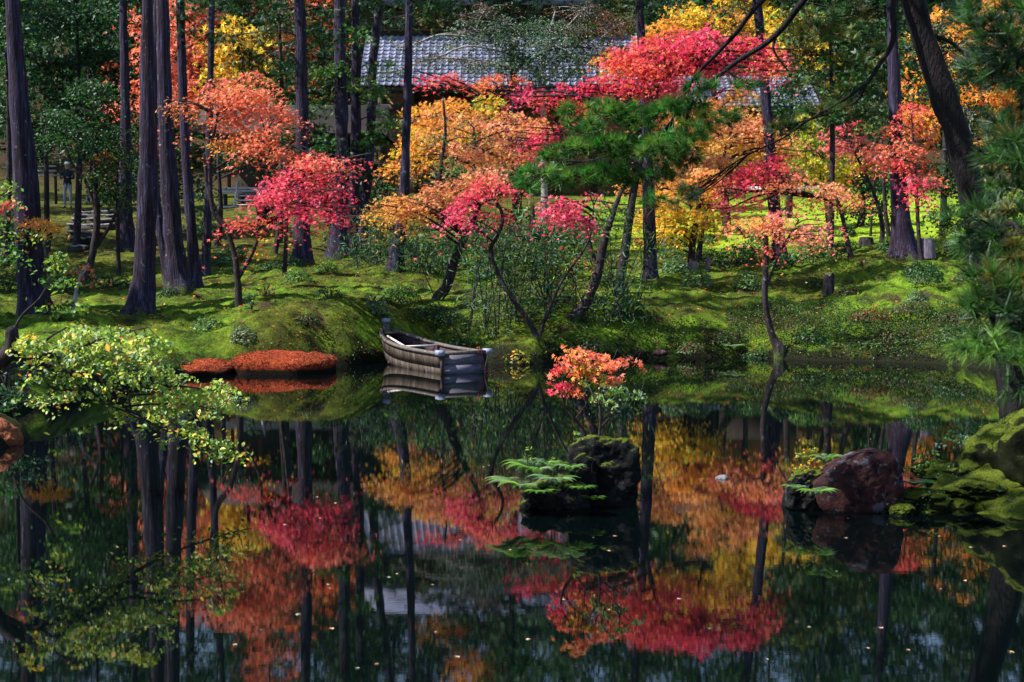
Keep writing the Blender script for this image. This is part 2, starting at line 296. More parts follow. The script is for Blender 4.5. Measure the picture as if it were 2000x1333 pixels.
# ------------------------------------------------------------------ ground: control points (px, py, depth)
cp = []
def g(px, py, D): cp.append(P(px, py, D))
def gz(x, y, z): cp.append(np.array([x, y, z], float))
def shoreD(py): return CH*FPX/(py-HY)
SHORE = [(-140, 930), (0, 880), (45, 850), (90, 800), (160, 785), (260, 762), (340, 742), (400, 731), (470, 727), (560, 724), (640, 716), (700, 712), (760, 708), (830, 704),
         (900, 706), (980, 712), (1060, 707), (1150, 706), (1250, 700), (1350, 698), (1450, 698), (1530, 702), (1620, 706), (1720, 708), (1820, 712), (1920, 722), (2020, 735), (2200, 760)]
for px, py in SHORE:
    D = shoreD(py); g(px, py, D)
    p = P(px, py, D); s = 1.6
    if px > 60: gz(p[0], p[1]-1.8, -.9)
    else: gz(p[0]+2.0, p[1]-.6, -.9)
for a in [(62, 632, 30), (275, 634, 30), (348, 592, 33), (382, 574, 36), (468, 596, 31), (160, 650, 27.5), (330, 650, 28.2), (400, 668, 27.6),
          (420, 640, 28.8), (500, 618, 29.2), (560, 612, 29.6), (620, 640, 28.6), (680, 660, 28.5), (460, 662, 27.6), (560, 668, 27.5), (640, 588, 33), (560, 560, 36), (590, 528, 42),
          (660, 518, 44), (700, 600, 32), (740, 640, 29.6), (770, 540, 38), (855, 608, 31.5), (900, 600, 33), (830, 660, 29.6), (960, 640, 30.5), (1045, 668, 29.2), (1120, 642, 30.6),
          (1200, 620, 32), (1270, 562, 36), (1352, 542, 38), (1240, 660, 30.6), (1350, 640, 31.3), (1450, 620, 32.5), (1525, 528, 40), (1450, 580, 34.5), (1560, 590, 34), (1618, 590, 33.4),
          (1640, 545, 35.5), (1700, 520, 36), (1765, 516, 37), (1850, 530, 36), (1600, 650, 31.6), (1700, 620, 32), (1800, 600, 32), (1900, 600, 31.5), (1850, 670, 30), (1930, 660, 29.5), (1700, 670, 30.8),
          (1430, 540, 39), (1320, 530, 40), (1400, 505, 43), (1280, 482, 47), (1400, 475, 48), (1500, 480, 47), (1620, 470, 47), (1700, 480, 44), (1450, 450, 52), (1350, 440, 54), (1600, 430, 54), (1700, 425, 54), (1500, 400, 62), (1300, 410, 60),
          (1850, 480, 42), (1950, 500, 42), (240, 560, 38), (160, 575, 38), (60, 580, 36), (140, 505, 46), (240, 500, 45), (330, 500, 44), (450, 500, 44), (540, 505, 43), (230, 428, 51.5), (140, 425, 52.5), (330, 435, 52), (420, 425, 53), (500, 412, 54), (600, 420, 53),
          (133, 415, 54.5), (60, 412, 55), (20, 440, 50), (700, 450, 50), (800, 440, 52), (900, 450, 52), (1000, 460, 50), (1100, 470, 49), (1200, 470, 48), (900, 520, 42), (1000, 530, 40), (1100, 530, 40), (1180, 540, 38),
          (850, 400, 62), (1050, 400, 62), (1200, 410, 60), (500, 395, 62), (200, 395, 62), (1700, 395, 62), (1900, 420, 56), (-100, 600, 32), (-150, 700, 26), (-100, 780, 21), (0, 760, 23), (60, 740, 24), (150, 710, 25.5), (2120, 640, 29), (2150, 520, 38)]:
    g(*a)
for x, y, z in [(-26, 45, 3.0), (26, 45, 3.4), (-30, 30, 1.5), (26, 30, 1.6), (-18, 20, 1.4), (20, 20, 1.2), (-12, 10, 1.0), (-8, 17, .9), (-10, 4, .8), (16, 12, 1.0), (14, 5, .8),
                (-34, 65, 6), (0, 68, 5.2), (34, 65, 6), (-40, 85, 11), (0, 85, 9), (40, 85, 11), (-50, 115, 22), (0, 115, 19), (50, 115, 22), (0, 135, 26), (-60, 135, 28), (60, 135, 28), (-60, 20, 4), (60, 20, 4), (-60, 60, 9), (60, 60, 9),
                (0, 18, -1), (-3, 12, -1), (4, 20, -1), (8, 24, -1), (-5, 20, -1), (0, 24, -1), (-5, 24.3, -.9), (0, 8, -1), (3, 8, -1), (-3.5, 8, -1), (0, 3.5, -.6), (0, 1.4, .5), (-5, 1, .6), (5, 1, .6), (0, -3, .8), (-10, -5, 1), (10, -5, 1), (9, 18, -.5), (6.5, 14, -.2)]:
    gz(x, y, z)
cp = np.array(cp)
def _k(r2): return .5*r2*np.log(r2+1e-9)
S_ = 20.0
n_ = len(cp); XY = cp[:, :2]/S_
K = _k(((XY[:, None]-XY[None])**2).sum(-1)) + np.eye(n_)*2e-4
Q = np.concatenate([np.ones((n_, 1)), XY], 1)
A_ = np.block([[K, Q], [Q.T, np.zeros((3, 3))]]); W_ = np.linalg.lstsq(A_, np.concatenate([cp[:, 2], np.zeros(3)]), rcond=None)[0]
def G0(x, y):
    q = np.stack([np.ravel(x), np.ravel(y)], 1)/S_
    out = np.empty(len(q))
    for s in range(0, len(q), 20000):
        e = q[s:s+20000]; out[s:s+20000] = _k(((e[:, None]-XY[None])**2).sum(-1)) @ W_[:n_] + W_[n_] + e @ W_[n_+1:]
    return out
def G(x, y):
    x = np.ravel(np.asarray(x, float)); y = np.ravel(np.asarray(y, float)); z = G0(x, y); o = np.zeros_like(x)
    p = np.stack([x, y, o], 1)
    land = np.clip(z/.25, 0, 1)
    far = np.clip((60-y)/20, 0.25, 1)
    z = z + land*far*(.13*fbm(p*.8, 3) + .20*(1-np.abs(fbm(p*1.2+5, 3))*2.6)*.5 + .06*(.4-np.abs(fbm(p*3.1+2, 3))*2) + .05*fbm(p*3.6+9, 3) + .02*fbm(p*13, 2))
    z = np.where(z > 0, z + .13*np.clip(z/.06, 0, 1), z*2.5)
    return z
def Gz(x, y): return float(G([x], [y])[0])
xs = np.concatenate([np.linspace(-70, -24, 24)[:-1], np.linspace(-24, -12, 90)[:-1], np.arange(-12, 12.5, .09), np.linspace(12.5, 24, 90)[1:], np.linspace(24, 70, 24)[1:]])
ys = np.concatenate([np.linspace(-12, 14, 50)[:-1], np.linspace(14, 23.5, 60)[:-1], np.arange(23.5, 40, .085), np.linspace(40, 56, 130)[1:], np.linspace(56, 140, 110)[1:]])
X, Y = np.meshgrid(xs, ys); Z = G(X, Y).reshape(X.shape)
ii = np.arange(len(ys)-1)[:, None]*len(xs)+np.arange(len(xs)-1)[None]
F = np.stack([ii, ii+1, ii+1+len(xs), ii+len(xs)], -1).reshape(-1, 4)
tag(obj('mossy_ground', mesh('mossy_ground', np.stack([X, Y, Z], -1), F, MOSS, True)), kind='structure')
wv = np.array([[-40, -6, 0], [40, -6, 0], [40, 44, 0], [-40, 44, 0]], float)
tag(obj('pond_water', mesh('pond_water', wv, [[0, 1, 2, 3]], WATER)), kind='structure')

# ------------------------------------------------------------------ leaves
CLR = dict(crimson=(.80, .045, .14), red=(.82, .085, .10), scarlet=(.83, .17, .085), salmon=(.86, .28, .17), pink=(.84, .16, .22), orange=(.82, .29, .075), peach=(.85, .42, .16),
           gold=(.74, .40, .035), yellow=(.74, .58, .05), lime=(.27, .38, .04), leaf=(.11, .24, .03), green=(.035, .11, .018), dark=(.010, .034, .010), cedar=(.016, .055, .014), pine=(.04, .17, .02),
           olive=(.10, .095, .012), blue=(.05, .12, .08), rust=(.25, .055, .015), brown=(.10, .05, .02), sage=(.14, .22, .12), ylime=(.38, .43, .05), dkred=(.24, .02, .02))
def leafshape(kind):
    if kind == 'maple':      # three lobes, one triangle each
        t = []
        for a, L in ((-1.0, .85), (0, 1.0), (1.0, .85)):
            d = np.array([math.sin(a), math.cos(a), 0]); s = np.array([d[1], -d[0], 0])
            t += [np.array([0, -.15, 0])+s*.0 - s*.20, d*L+np.array([0, 0, -.12]), np.array([0, -.15, 0])+s*.20]
        return np.array(t), np.arange(9).reshape(3, 3)
    if kind == 'maple5':
        t = []
        for a, L in ((-2.0, .55), (-1.0, .85), (0, 1.0), (1.0, .85), (2.0, .55)):
            d = np.array([math.sin(a), math.cos(a), 0]); s = np.array([d[1], -d[0], 0])
            t += [-s*.14, d*L*.45-s*.16, d*L+np.array([0, 0, -.1]), d*L*.45+s*.16, s*.14]
        F_ = []
        for k in range(5): b = k*5; F_ += [[b, b+1, b+3], [b, b+3, b+4], [b+1, b+2, b+3]]
        return np.array(t), np.array(F_)
    if kind == 'oval':
        return np.array([[0, -.5, 0], [.27, -.05, .05], [0, .5, -.03], [-.27, -.05, .05]], float), np.array([[0, 1, 2], [0, 2, 3]])
    if kind == 'oval6':
        return np.array([[0, -.5, 0], [.22, -.25, .04], [.27, .05, .05], [0, .55, -.05], [-.27, .05, .05], [-.22, -.25, .04], [0, 0, 0]], float), np.array([[6, 0, 1], [6, 1, 2], [6, 2, 3], [6, 3, 4], [6, 4, 5], [6, 5, 0]])
    if kind == 'bamboo':
        return np.array([[0, -.5, 0], [.085, -.1, .0], [0, .6, -.12], [-.085, -.1, .0]], float), np.array([[0, 1, 2], [0, 2, 3]])
    if kind == 'spray':      # scale-leaved conifer spray
        t = []
        for a, L in ((-.75, .6), (-.35, .85), (0, 1.0), (.35, .85), (.75, .6)):
            d = np.array([math.sin(a), math.cos(a), 0]); s = np.array([d[1], -d[0], 0])
            t += [np.array([0, -.3, 0])-s*.05, d*L+np.array([0, 0, -.15]), np.array([0, -.3, 0])+s*.09]
        return np.array(t), np.arange(15).reshape(5, 3)
    if kind == 'blade':
        return np.array([[-.12, 0, 0], [.12, 0, 0], [0, 0, 1]], float), np.array([[0, 1, 2]])
SH = {k: leafshape(k) for k in ('maple', 'maple5', 'oval', 'oval6', 'bamboo', 'spray', 'blade')}
def rots(nrm, r):
    """random rotation whose local z is nrm"""
    n = nrm/(np.linalg.norm(nrm, axis=1)[:, None]+1e-9); q = r.normal(size=n.shape)
    u = np.cross(n, q); u /= np.linalg.norm(u, axis=1)[:, None]+1e-9; v = np.cross(n, u)
    return np.stack([u, v, n], -1)
def leaves(pos, nrm, size, col, kind, r, R=None):
    sv, sf = SH[kind]; N = len(pos)
    if R is None: R = rots(nrm, r)
    V = np.einsum('nij,kj->nki', R, sv)*np.asarray(size).reshape(-1, 1, 1)+pos[:, None]
    F = (sf[None]+(np.arange(N)*len(sv))[:, None, None]).reshape(-1, sf.shape[1])
    return V.reshape(-1, 3), F, np.repeat(col, len(sv), axis=0)
def clr(name, N, r, var=.18):
    if isinstance(name, str): name = [name]
    c = np.array([CLR[x] for x in name])
    k = c[r.integers(0, len(name), N)]
    return np.clip(k*np.exp(r.normal(0, var, (N, 1)))*np.exp(r.normal(0, var*.35, (N, 3))), 0, .85)
def pad_points(px, py, rx, ry, D, r, leaf, cover, rz=None, spray=.30, flat=.35, tilt=0):
    """a bough of foliage: flat sprays spread through an ellipsoid -> spray centres, leaf points and spray index"""
    m = M(D); c = P(px, py, D); a, b = rx*m, ry*m
    if rz is None: rz = min(max(.8*a, .25), 2.2)
    lp = leaf/m
    n = int(2.2*cover*math.pi*rx*ry/(lp*lp*.42))+6
    ns = max(3, int(n/26))
    u = r.normal(size=(ns, 3)); u /= np.linalg.norm(u, axis=1)[:, None]; u *= (r.random(ns)**.42)[:, None]
    u[:, 2] = u[:, 2]*.95
    S = np.stack([u[:, 0]*a, u[:, 1]*rz, u[:, 2]*b + tilt*u[:, 0]*a - .18*b*(u[:, 0]**2+u[:, 1]**2)], 1)+c
    k = r.integers(0, ns, n); off = r.normal(size=(n, 3))*np.array([spray, spray, spray*flat*.6])
    off[:, 2] -= .35*(off[:, 0]**2+off[:, 1]**2)/max(spray, .05)
    return c, S, S[k]+off*.62, k
TRI = [0]
def rad_at(t, r0, r1): return r0*(1-t)+r1*t
def build_tree(name, label, cat, trunk, pads, leaf=.07, kind='maple', mat=None, bark=None, group=None, D=None, stems=(), seed=0, cover=1.6, up=.75, twigs=.4,
               extend=.35, seg=10, flute=0, limbs=True, spray=.30, rzmul=1, foliage_name='crown', var=.18, plates=True):
    """trunk: [(px,py,width_px)] from the base up at depth D; pads: [(px,py,rx,ry,colour[,dD])]"""
    r = np.random.default_rng(seed or (zlib.crc32((name+label).encode()) % 99991))
    bark = bark or BARKD; mat = mat or MAPLE; m = M(D)
    tp = [P(t[0], t[1], D+(t[3] if len(t) > 3 else 0)) for t in trunk]; tw = [t[2]*m/2 for t in trunk]
    b0 = tp[0].copy(); gzv = Gz(b0[0], b0[1])
    if abs(gzv-b0[2]) < 1.2: b0[2] = gzv
    root = thing(name, label, cat, b0, group)
    # trunk reaching a little into the ground
    nn = max(8, len(tp)*(9 if flute else 5))
    path = spline([b0-np.array([0, 0, extend])]+[b0+np.array([0, 0, .02])]+tp[1:], nn)
    rr = np.interp(np.linspace(0, 1, nn), np.linspace(0, 1, len(tw)+1), [tw[0]*1.25]+[tw[0]*1.08]+tw[1:])
    if flute: rr *= 1+.45*np.exp(-np.maximum(0, path[:, 2]-b0[2])/.22)
    mb = MB(); mb.tube(path, rr, seg, rough=.12, flute=flute)
    V, F_ = mb.out(); part('trunk', V, F_, bark, root, True)
    starts = [path]
    for s in stems:           # further stems: list of (px,py,w[,dD])
        sp = spline([P(q[0], q[1], D+(q[3] if len(q) > 3 else 0)) for q in s], 5*len(s))
        sr = np.interp(np.linspace(0, 1, len(sp)), np.linspace(0, 1, len(s)), [q[2]*m/2 for q in s])
        mb = MB(); mb.tube(sp, sr, max(6, seg-3), rough=.15); V, F_ = mb.out(); part('branch', V, F_, bark, root, True); starts.append(sp)
    allp = np.concatenate(starts); lv = []
    if kind == 'maple' and plates:
        q = []
        for pd in pads:
            nq = 3 if pd[3] >= 13 else 2
            for j in range(nq):
                f = (j+.5)/nq*2-1; wq = math.sqrt(1-.55*f*f)
                q.append((pd[0]+r.uniform(-.5, .5)*pd[2], pd[1]+f*pd[3]*.95, pd[2]*wq*r.uniform(.66, 1.15), pd[3]*r.uniform(.18, .32), pd[4], (pd[5] if len(pd) > 5 else r.uniform(-.4, .4))+r.uniform(-.3, .3)))
        pads = q; cover = cover*1.5; twigs = twigs*.6
    for pd in pads:
        px, py, rx, ry, cn = pd[:5]; dD = pd[5] if len(pd) > 5 else r.uniform(-.4, .4)
        c, S, L, k = pad_points(px, py, rx, ry, D+dD, r, leaf, cover, spray=spray, rz=min(max(.8*rx*m, .25), 2.2)*rzmul)
        nr = np.stack([r.normal(0, .75, len(L)), r.normal(0, .75, len(L)) - .15, np.full(len(L), up)+r.normal(0, .35, len(L))], 1)
        lv.append(leaves(L, nr, leaf*np.exp(r.normal(0, .18, len(L))), clr(cn, len(L), r, var), kind, r))
        if limbs:
            cand = allp[(allp[:, 2] < c[2]+.25)]
            if not len(cand): cand = allp
            d = np.linalg.norm(cand-c, axis=1)+.6*np.maximum(0, cand[:, 2]-c[2]+.2); s0 = cand[np.argmin(d)]
            L_ = np.linalg.norm(c-s0); mid = (s0+c)/2+np.array([r.normal(0, .08), r.normal(0, .1), .10])*L_
            lp = spline([s0, mid, c, c+(c-s0)*.25*np.array([1, 1, .3])], 12); mb = MB(); lr = min(.012*L_+.00030*D, .06)
            mb.tube(lp, np.linspace(lr, lr*.25, 12), 5, False)
            for q in np.where(r.random(len(S)) < twigs)[0][:60]:
                st = lp[r.integers(3, 12)]; e = S[q]; md = (st+e)/2+r.normal(0, .04, 3)+np.array([0, 0, .05])
                mb.tube(spline([st, md, e], 5), np.linspace(.010, .003, 5)*min(1.2, D/32), 3, False)
            V, F_ = mb.out(); part('branch', V, F_, bark, root, True)
    if lv:
        n0 = 0; VV = []; FF = []; CC = []
        for V, F_, c_ in lv: VV.append(V); FF.append(F_+n0); CC.append(c_); n0 += len(V)
        part(foliage_name, np.concatenate(VV), [np.concatenate(FF)], mat, root, False, np.concatenate(CC)); TRI[0] += sum(len(f) for f in FF)
    return root

# ------------------------------------------------------------------ buildings
def roof_tiles(root, x0, x1, yE, zE, yR, zR, tw=.27, rows=None, maxparts=300):
    """pan tiles laid in rows from eave (yE,zE) up to ridge (yR,zR); each tile a shallow arch, lower edge proud"""
    L = math.hypot(yR-yE, zR-zE); rows = rows or int(L/.26); nx = int((x1-x0)/tw); d = np.array([0, (yR-yE)/L, (zR-zE)/L]); up = np.array([0, -d[2], d[1]])
    prof = [(-.5, .015), (-.32, .0), (0, -.03), (.25, .0), (.40, .05), (.5, .015)]
    v = []; 
    for t_, lift in ((-.03, .045), (1.08, 0.0)):
        for a, h in prof: v.append(np.array([a*tw, 0, 0])+d*(t_*L/rows)+up*(h+lift))
    for a, h in prof: v.append(np.array([a*tw, 0, 0])+d*(-.03*L/rows)+up*(h+.015))
    v = np.array(v); f = [[i, i+1, i+7, i+6] for i in range(5)]+[[12+i, 13+i, i+1, i] for i in range(5)]
    me = mesh('tile', v, np.array(f), TILE); base = np.array(root.location); cnt = 0; mb = MB()
    order = [(j, i) for j in range(rows) for i in range(nx)]
    for j, i in order:
        p = np.array([x0+(i+.5)*tw, yE, zE])+d*(j*L/rows)+up*(.004*((i*7+j*3) % 5))
        if cnt < maxparts:
            o = obj('tile', me, root); o.location = tuple(p-base); cnt += 1
        else: mb.add(v+p, F4=f)
    if mb.n: V, F_ = mb.out(); part('tiles', V, F_, TILE, root, kind='stuff')
def box_part(name, c, s, mat, root, rz=0, parent=None, rx=0):
    mb = MB(); mb.box(c, s, rz, rx); V, F_ = mb.out(); o = part(name, V, F_, mat, root, parent=parent)
    return o

# main temple behind the maples
DT = 63.0
e0 = P(700, 168, DT); e1 = P(1275, 168, DT); tz = P(900, 70, DT+3.4)[2]; tz0 = e0[2]
t = thing('temple_hall', 'large timber temple hall with blue grey tiled roof half hidden behind the maples', 'temple', (e0[0]*.5+e1[0]*.5, DT+4, Gz(0, DT+2)))
bx = t.location.x; gzT = t.location.z - .3; W_T = e1[0]-e0[0]
roof_tiles(t, e0[0], e1[0], DT, tz0, DT+3.6, tz, tw=.30, rows=13)
for sgn in (0, 1):
    pass
mb = MB(); mb.add([[e0[0], DT+.02, tz0-.09], [e1[0], DT+.02, tz0-.09], [e1[0], DT+3.6, tz-.1], [e0[0], DT+3.6, tz-.1], [e0[0], DT+.02, tz0-.25], [e1[0], DT+.02, tz0-.25], [e1[0], DT+3.6, tz-.3], [e0[0], DT+3.6, tz-.3]],
       F4=[[0, 1, 2, 3], [7, 6, 5, 4], [0, 4, 5, 1], [1, 5, 6, 2], [3, 2, 6, 7], [0, 3, 7, 4]]); V, F_ = mb.out(); part('roof', V, F_, WOODD, t)
box_part('wall', (bx, DT+2.2, (gzT+tz0)/2-.1), (W_T*.88, .2, tz0-gzT), OCHRE, t)
for k in range(8):
    x = bx+W_T*.88*(k/7-.5); box_part('post', (x, DT+1.98, (gzT+tz0)/2-.1), (.2, .2, tz0-gzT), WOODD, t)
box_part('beam', (bx, DT+1.85, tz0-.75), (W_T*.88, .12, .25), WOODD, t)
# upper storey with lattice
ux0 = P(735, 50, DT+4)[0]; ux1 = P(1130, 50, DT+4)[0]; uz1 = P(900, 5, DT+4)[2]
box_part('upper_wall', ((ux0+ux1)/2, DT+4.6, (tz+uz1)/2), (ux1-ux0, 1.6, uz1-tz+.1), WOODD, t)
for k in range(26):
    x = ux0+(ux1-ux0)*(k+.5)/26; box_part('lattice_bar', (x, DT+3.74, (tz+uz1)/2+.15), (.07, .08, uz1-tz-.35), WOODB, t)
for k in range(4): box_part('lattice_rail', ((ux0+ux1)/2, DT+3.70, tz+.3+k*(uz1-tz-.4)/3), (ux1-ux0, .05, .06), WOODB, t)
mb = MB(); zz = uz1
for sx in (0,):
    mb.add([[ux0-1, DT+2.9, zz], [ux1+1, DT+2.9, zz], [ux1+.2, DT+6, zz+1.9], [ux0-.2, DT+6, zz+1.9], [ux0-1, DT+9, zz], [ux1+1, DT+9, zz], [ux0-1, DT+2.9, zz-.15], [ux1+1, DT+2.9, zz-.15], [ux1+1, DT+9, zz-.15], [ux0-1, DT+9, zz-.15]],
       F4=[[0, 1, 2, 3], [3, 2, 5, 4], [0, 6, 7, 1], [4, 5, 8, 9], [6, 9, 8, 7]], F3=[[0, 3, 4], [1, 5, 2]])
V, F_ = mb.out(); part('upper_roof', V, F_, TILE, t)

# second hall at the edge of the lawn on the right
DH = 66.0
h0 = P(1330, 208, DH); h1 = P(1610, 208, DH); hr = P(1400, 150, DH+3)[2]; hb = P(1450, 385, DH)[2]
t = thing('lawn_hall', 'low tiled hall at the back edge of the bright lawn with a dark opening', 'temple', ((h0[0]+h1[0])/2, DH+2, hb-.2))
roof_tiles(t, h0[0], h1[0], DH, h0[2], DH+3, hr, tw=.28, rows=10, maxparts=300)
mb = MB(); mb.add([[h0[0], DH+.02, h0[2]-.08], [h1[0], DH+.02, h0[2]-.08], [h1[0], DH+3, hr-.08], [h0[0], DH+3, hr-.08], [h0[0], DH+.02, h0[2]-.22], [h1[0], DH+.02, h0[2]-.22], [h1[0], DH+3, hr-.3], [h0[0], DH+3, hr-.3]],
       F4=[[0, 1, 2, 3], [7, 6, 5, 4], [0, 4, 5, 1], [1, 5, 6, 2], [3, 2, 6, 7], [0, 3, 7, 4]]); V, F_ = mb.out(); part('roof', V, F_, WOODD, t)
hx = (h0[0]+h1[0])/2; hw = (h1[0]-h0[0])*.92; wz = P(1450, 300, DH+1)[2]; oz = P(1450, 366, DH+1)[2]
box_part('wall', (hx, DH+1.2, (wz+h0[2])/2), (hw, .2, h0[2]-wz), OCHRE, t)
box_part('back_wall', (hx, DH+4.2, (oz+wz)/2), (hw, .2, wz-oz+1), WOODD, t)
for k in range(5): box_part('post', (hx+hw*(k/4-.5), DH+1.0, (oz+h0[2])/2), (.2, .2, h0[2]-oz), WOODD, t)
box_part('foundation', (hx, DH+2.2, (hb-1+oz)/2), (hw*1.05, 4.0, oz-hb+1), PLAST, t)

# veranda pavilion on the left with its stairs
DV = 55.0
a0 = P(432, 366, DV); a1 = P(700, 366, DV); dz_ = a0[2]; gb = P(500, 408, DV)[2]; rz_ = P(500, 262, DV)[2]
t = thing('veranda_pavilion', 'dark timber pavilion with pale raised veranda and thin posts behind the red maple', 'pavilion', ((a0[0]+a1[0])/2, DV+2, gb-.2))
wv_ = a1[0]-a0[0]; xm = (a0[0]+a1[0])/2
for k in range(9): box_part('floor_board', (xm, DV+.15+k*.30, dz_-.04), (wv_, .28, .07), WOODP, t)
box_part('deck_beam', (xm, DV+.12, dz_-.17), (wv_, .1, .14), WOODP, t)
box_part('base_beam', (xm, DV-.35, gb+.02), (wv_*1.02, .35, .14), WOODP, t)
for px in (445, 500, 578, 640, 692):
    x = P(px, 366, DV)[0]; box_part('post', (x, DV+.3, (dz_+rz_)/2), (.12, .12, rz_-dz_), WOODB, t)
for px in (436, 470, 520, 570, 620, 690): box_part('stilt', (P(px, 366, DV)[0], DV+.4, (dz_+gb)/2-.2), (.13, .13, dz_-gb-.1), WOODD, t)
box_part('back_wall', (xm, DV+3.4, (gb+rz_)/2), (wv_, .15, rz_-gb), WOODD, t)
mb = MB(); mb.add([[a0[0]-1, DV-.9, rz_], [a1[0]+1, DV-.9, rz_], [a1[0]+1, DV+2, rz_+1.3], [a0[0]-1, DV+2, rz_+1.3], [a1[0]+1, DV+5, rz_], [a0[0]-1, DV+5, rz_], [a0[0]-1, DV-.9, rz_-.12], [a1[0]+1, DV-.9, rz_-.12], [a1[0]+1, DV+5, rz_-.12], [a0[0]-1, DV+5, rz_-.12]],
      F4=[[0, 1, 2, 3], [3, 2, 4, 5], [0, 6, 7, 1], [5, 4, 8, 9], [6, 9, 8, 7]], F3=[[0, 3, 5], [1, 4, 2]]); V, F_ = mb.out(); part('roof', V, F_, WOODD, t)
sx0, sx1 = P(466, 400, DV)[0], P(512, 400, DV)[0]
for k in range(4): box_part('stair_tread', ((sx0+sx1)/2, DV-.75+k*.22, gb+.12+k*(dz_-gb-.1)/4), (sx1-sx0, .24, .05), WOODP, t)
for x in (sx0, sx1):
    mb = MB(); mb.tube([[x, DV-.95, gb+.05], [x, DV, dz_+.25]], .04, 5); V, F_ = mb.out(); part('stair_rail', V, F_, WOODP, t)
# slatted fence far left
t = thing('slat_fence', 'short pale slatted fence seen between the trunks at far left', 'fence', (P(78, 345, 57)[0], 57, Gz(P(78, 345, 57)[0], 57)))
fz = t.location.z
for k in range(3): box_part('slat', (t.location.x, 57, P(78, 325+k*9, 57)[2]), (1.3, .05, .07), WOODP, t)
for s in (-.6, .6): box_part('post', (t.location.x+s, 57.06, (fz+P(78, 322, 57)[2])/2), (.09, .09, P(78, 322, 57)[2]-fz+.2), WOODD, t)

# stairs of logs on the left slope
t = thing('garden_stairs', 'flight of worn pale log steps climbing the mossy slope at left', 'stairs', P(180, 496, 46.5))
for k, (yy, xa, xb) in enumerate([(494, 132, 172), (481, 130, 180), (472, 132, 196), (457, 132, 226), (445, 140, 226), (435, 143, 228), (428, 150, 222)]):
    D_ = 46.5+k*.85; a_, b_ = P(xa, yy, D_), P(xb, yy, D_)
    gx = np.linspace(a_[0], b_[0], 6); zt = max(a_[2], float(np.max(G(gx, gx*0+D_)))+.06, float(np.max(G(gx, gx*0+D_+.4)))+.04); a_[2] = b_[2] = zt
    mb = MB(); pts = spline([a_, (a_+b_)/2+np.array([0, .05, .015*(-1)**k]), b_], 7); mb.tube(pts+np.stack([np.zeros(7), rng.normal(0, .03, 7), rng.normal(0, .02, 7)], 1), rng.uniform(.03, .05), 7, rough=.4); V, F_ = mb.out(); part('step', V, F_, STEPM, t, True)
    box_part('tread', ((a_[0]+b_[0])/2, D_+.43, a_[2]-.03), (b_[0]-a_[0], .8, .05), surf('tread_soil', [(.3, (.012, .01, .01)), (.7, (.04, .03, .025))]) if k == 0 else bpy.data.materials['tread_soil'], t)
    box_part('riser', ((a_[0]+b_[0])/2, D_+.03, a_[2]-.14), (b_[0]-a_[0], .05, .22), bpy.data.materials['tread_soil'], t)
# low post with rope at the top of the stairs
pr = P(161, 428, 52.5); t = thing('rope_post', 'short dark post holding a sagging rope at the head of the log steps', 'post', (pr[0], pr[1], Gz(pr[0], pr[1])))
mb = MB(); mb.tube([(pr[0], pr[1], t.location.z-.2), (pr[0], pr[1], P(161, 408, 52.5)[2])], .05, 7); V, F_ = mb.out(); part('pole', V, F_, WOODD, t, True)
mb = MB(); mb.tube(spline([P(161, 410, 52.5), P(172, 412, 52.7), P(187, 402, 53)], 8), .018, 4); V, F_ = mb.out(); part('rope', V, F_, WOODD, t)
# low plank bench bridge in the middle
bl = P(905, 578, 35); br = P(1080, 576, 35); gm = Gz(0, 35)
t = thing('plank_bench', 'long low dark plank bench with pale legs behind the bamboo thicket', 'bench', (float((bl[0]+br[0])/2), 35, gm))
box_part('plank', ((bl[0]+br[0])/2, 35, bl[2]), (br[0]-bl[0], .35, .07), WOODD, t); box_part('rail', ((bl[0]+br[0])/2, 35.2, bl[2]+.14), (br[0]-bl[0], .05, .05), WOODD, t)
for px in (915, 990, 1040, 1072): x = P(px, 590, 35)[0]; zb = Gz(x, 35)-.1; box_part('leg', (x, 35, (zb+bl[2])/2), (.1, .1, max(.1, bl[2]-zb)), WOODP, t)

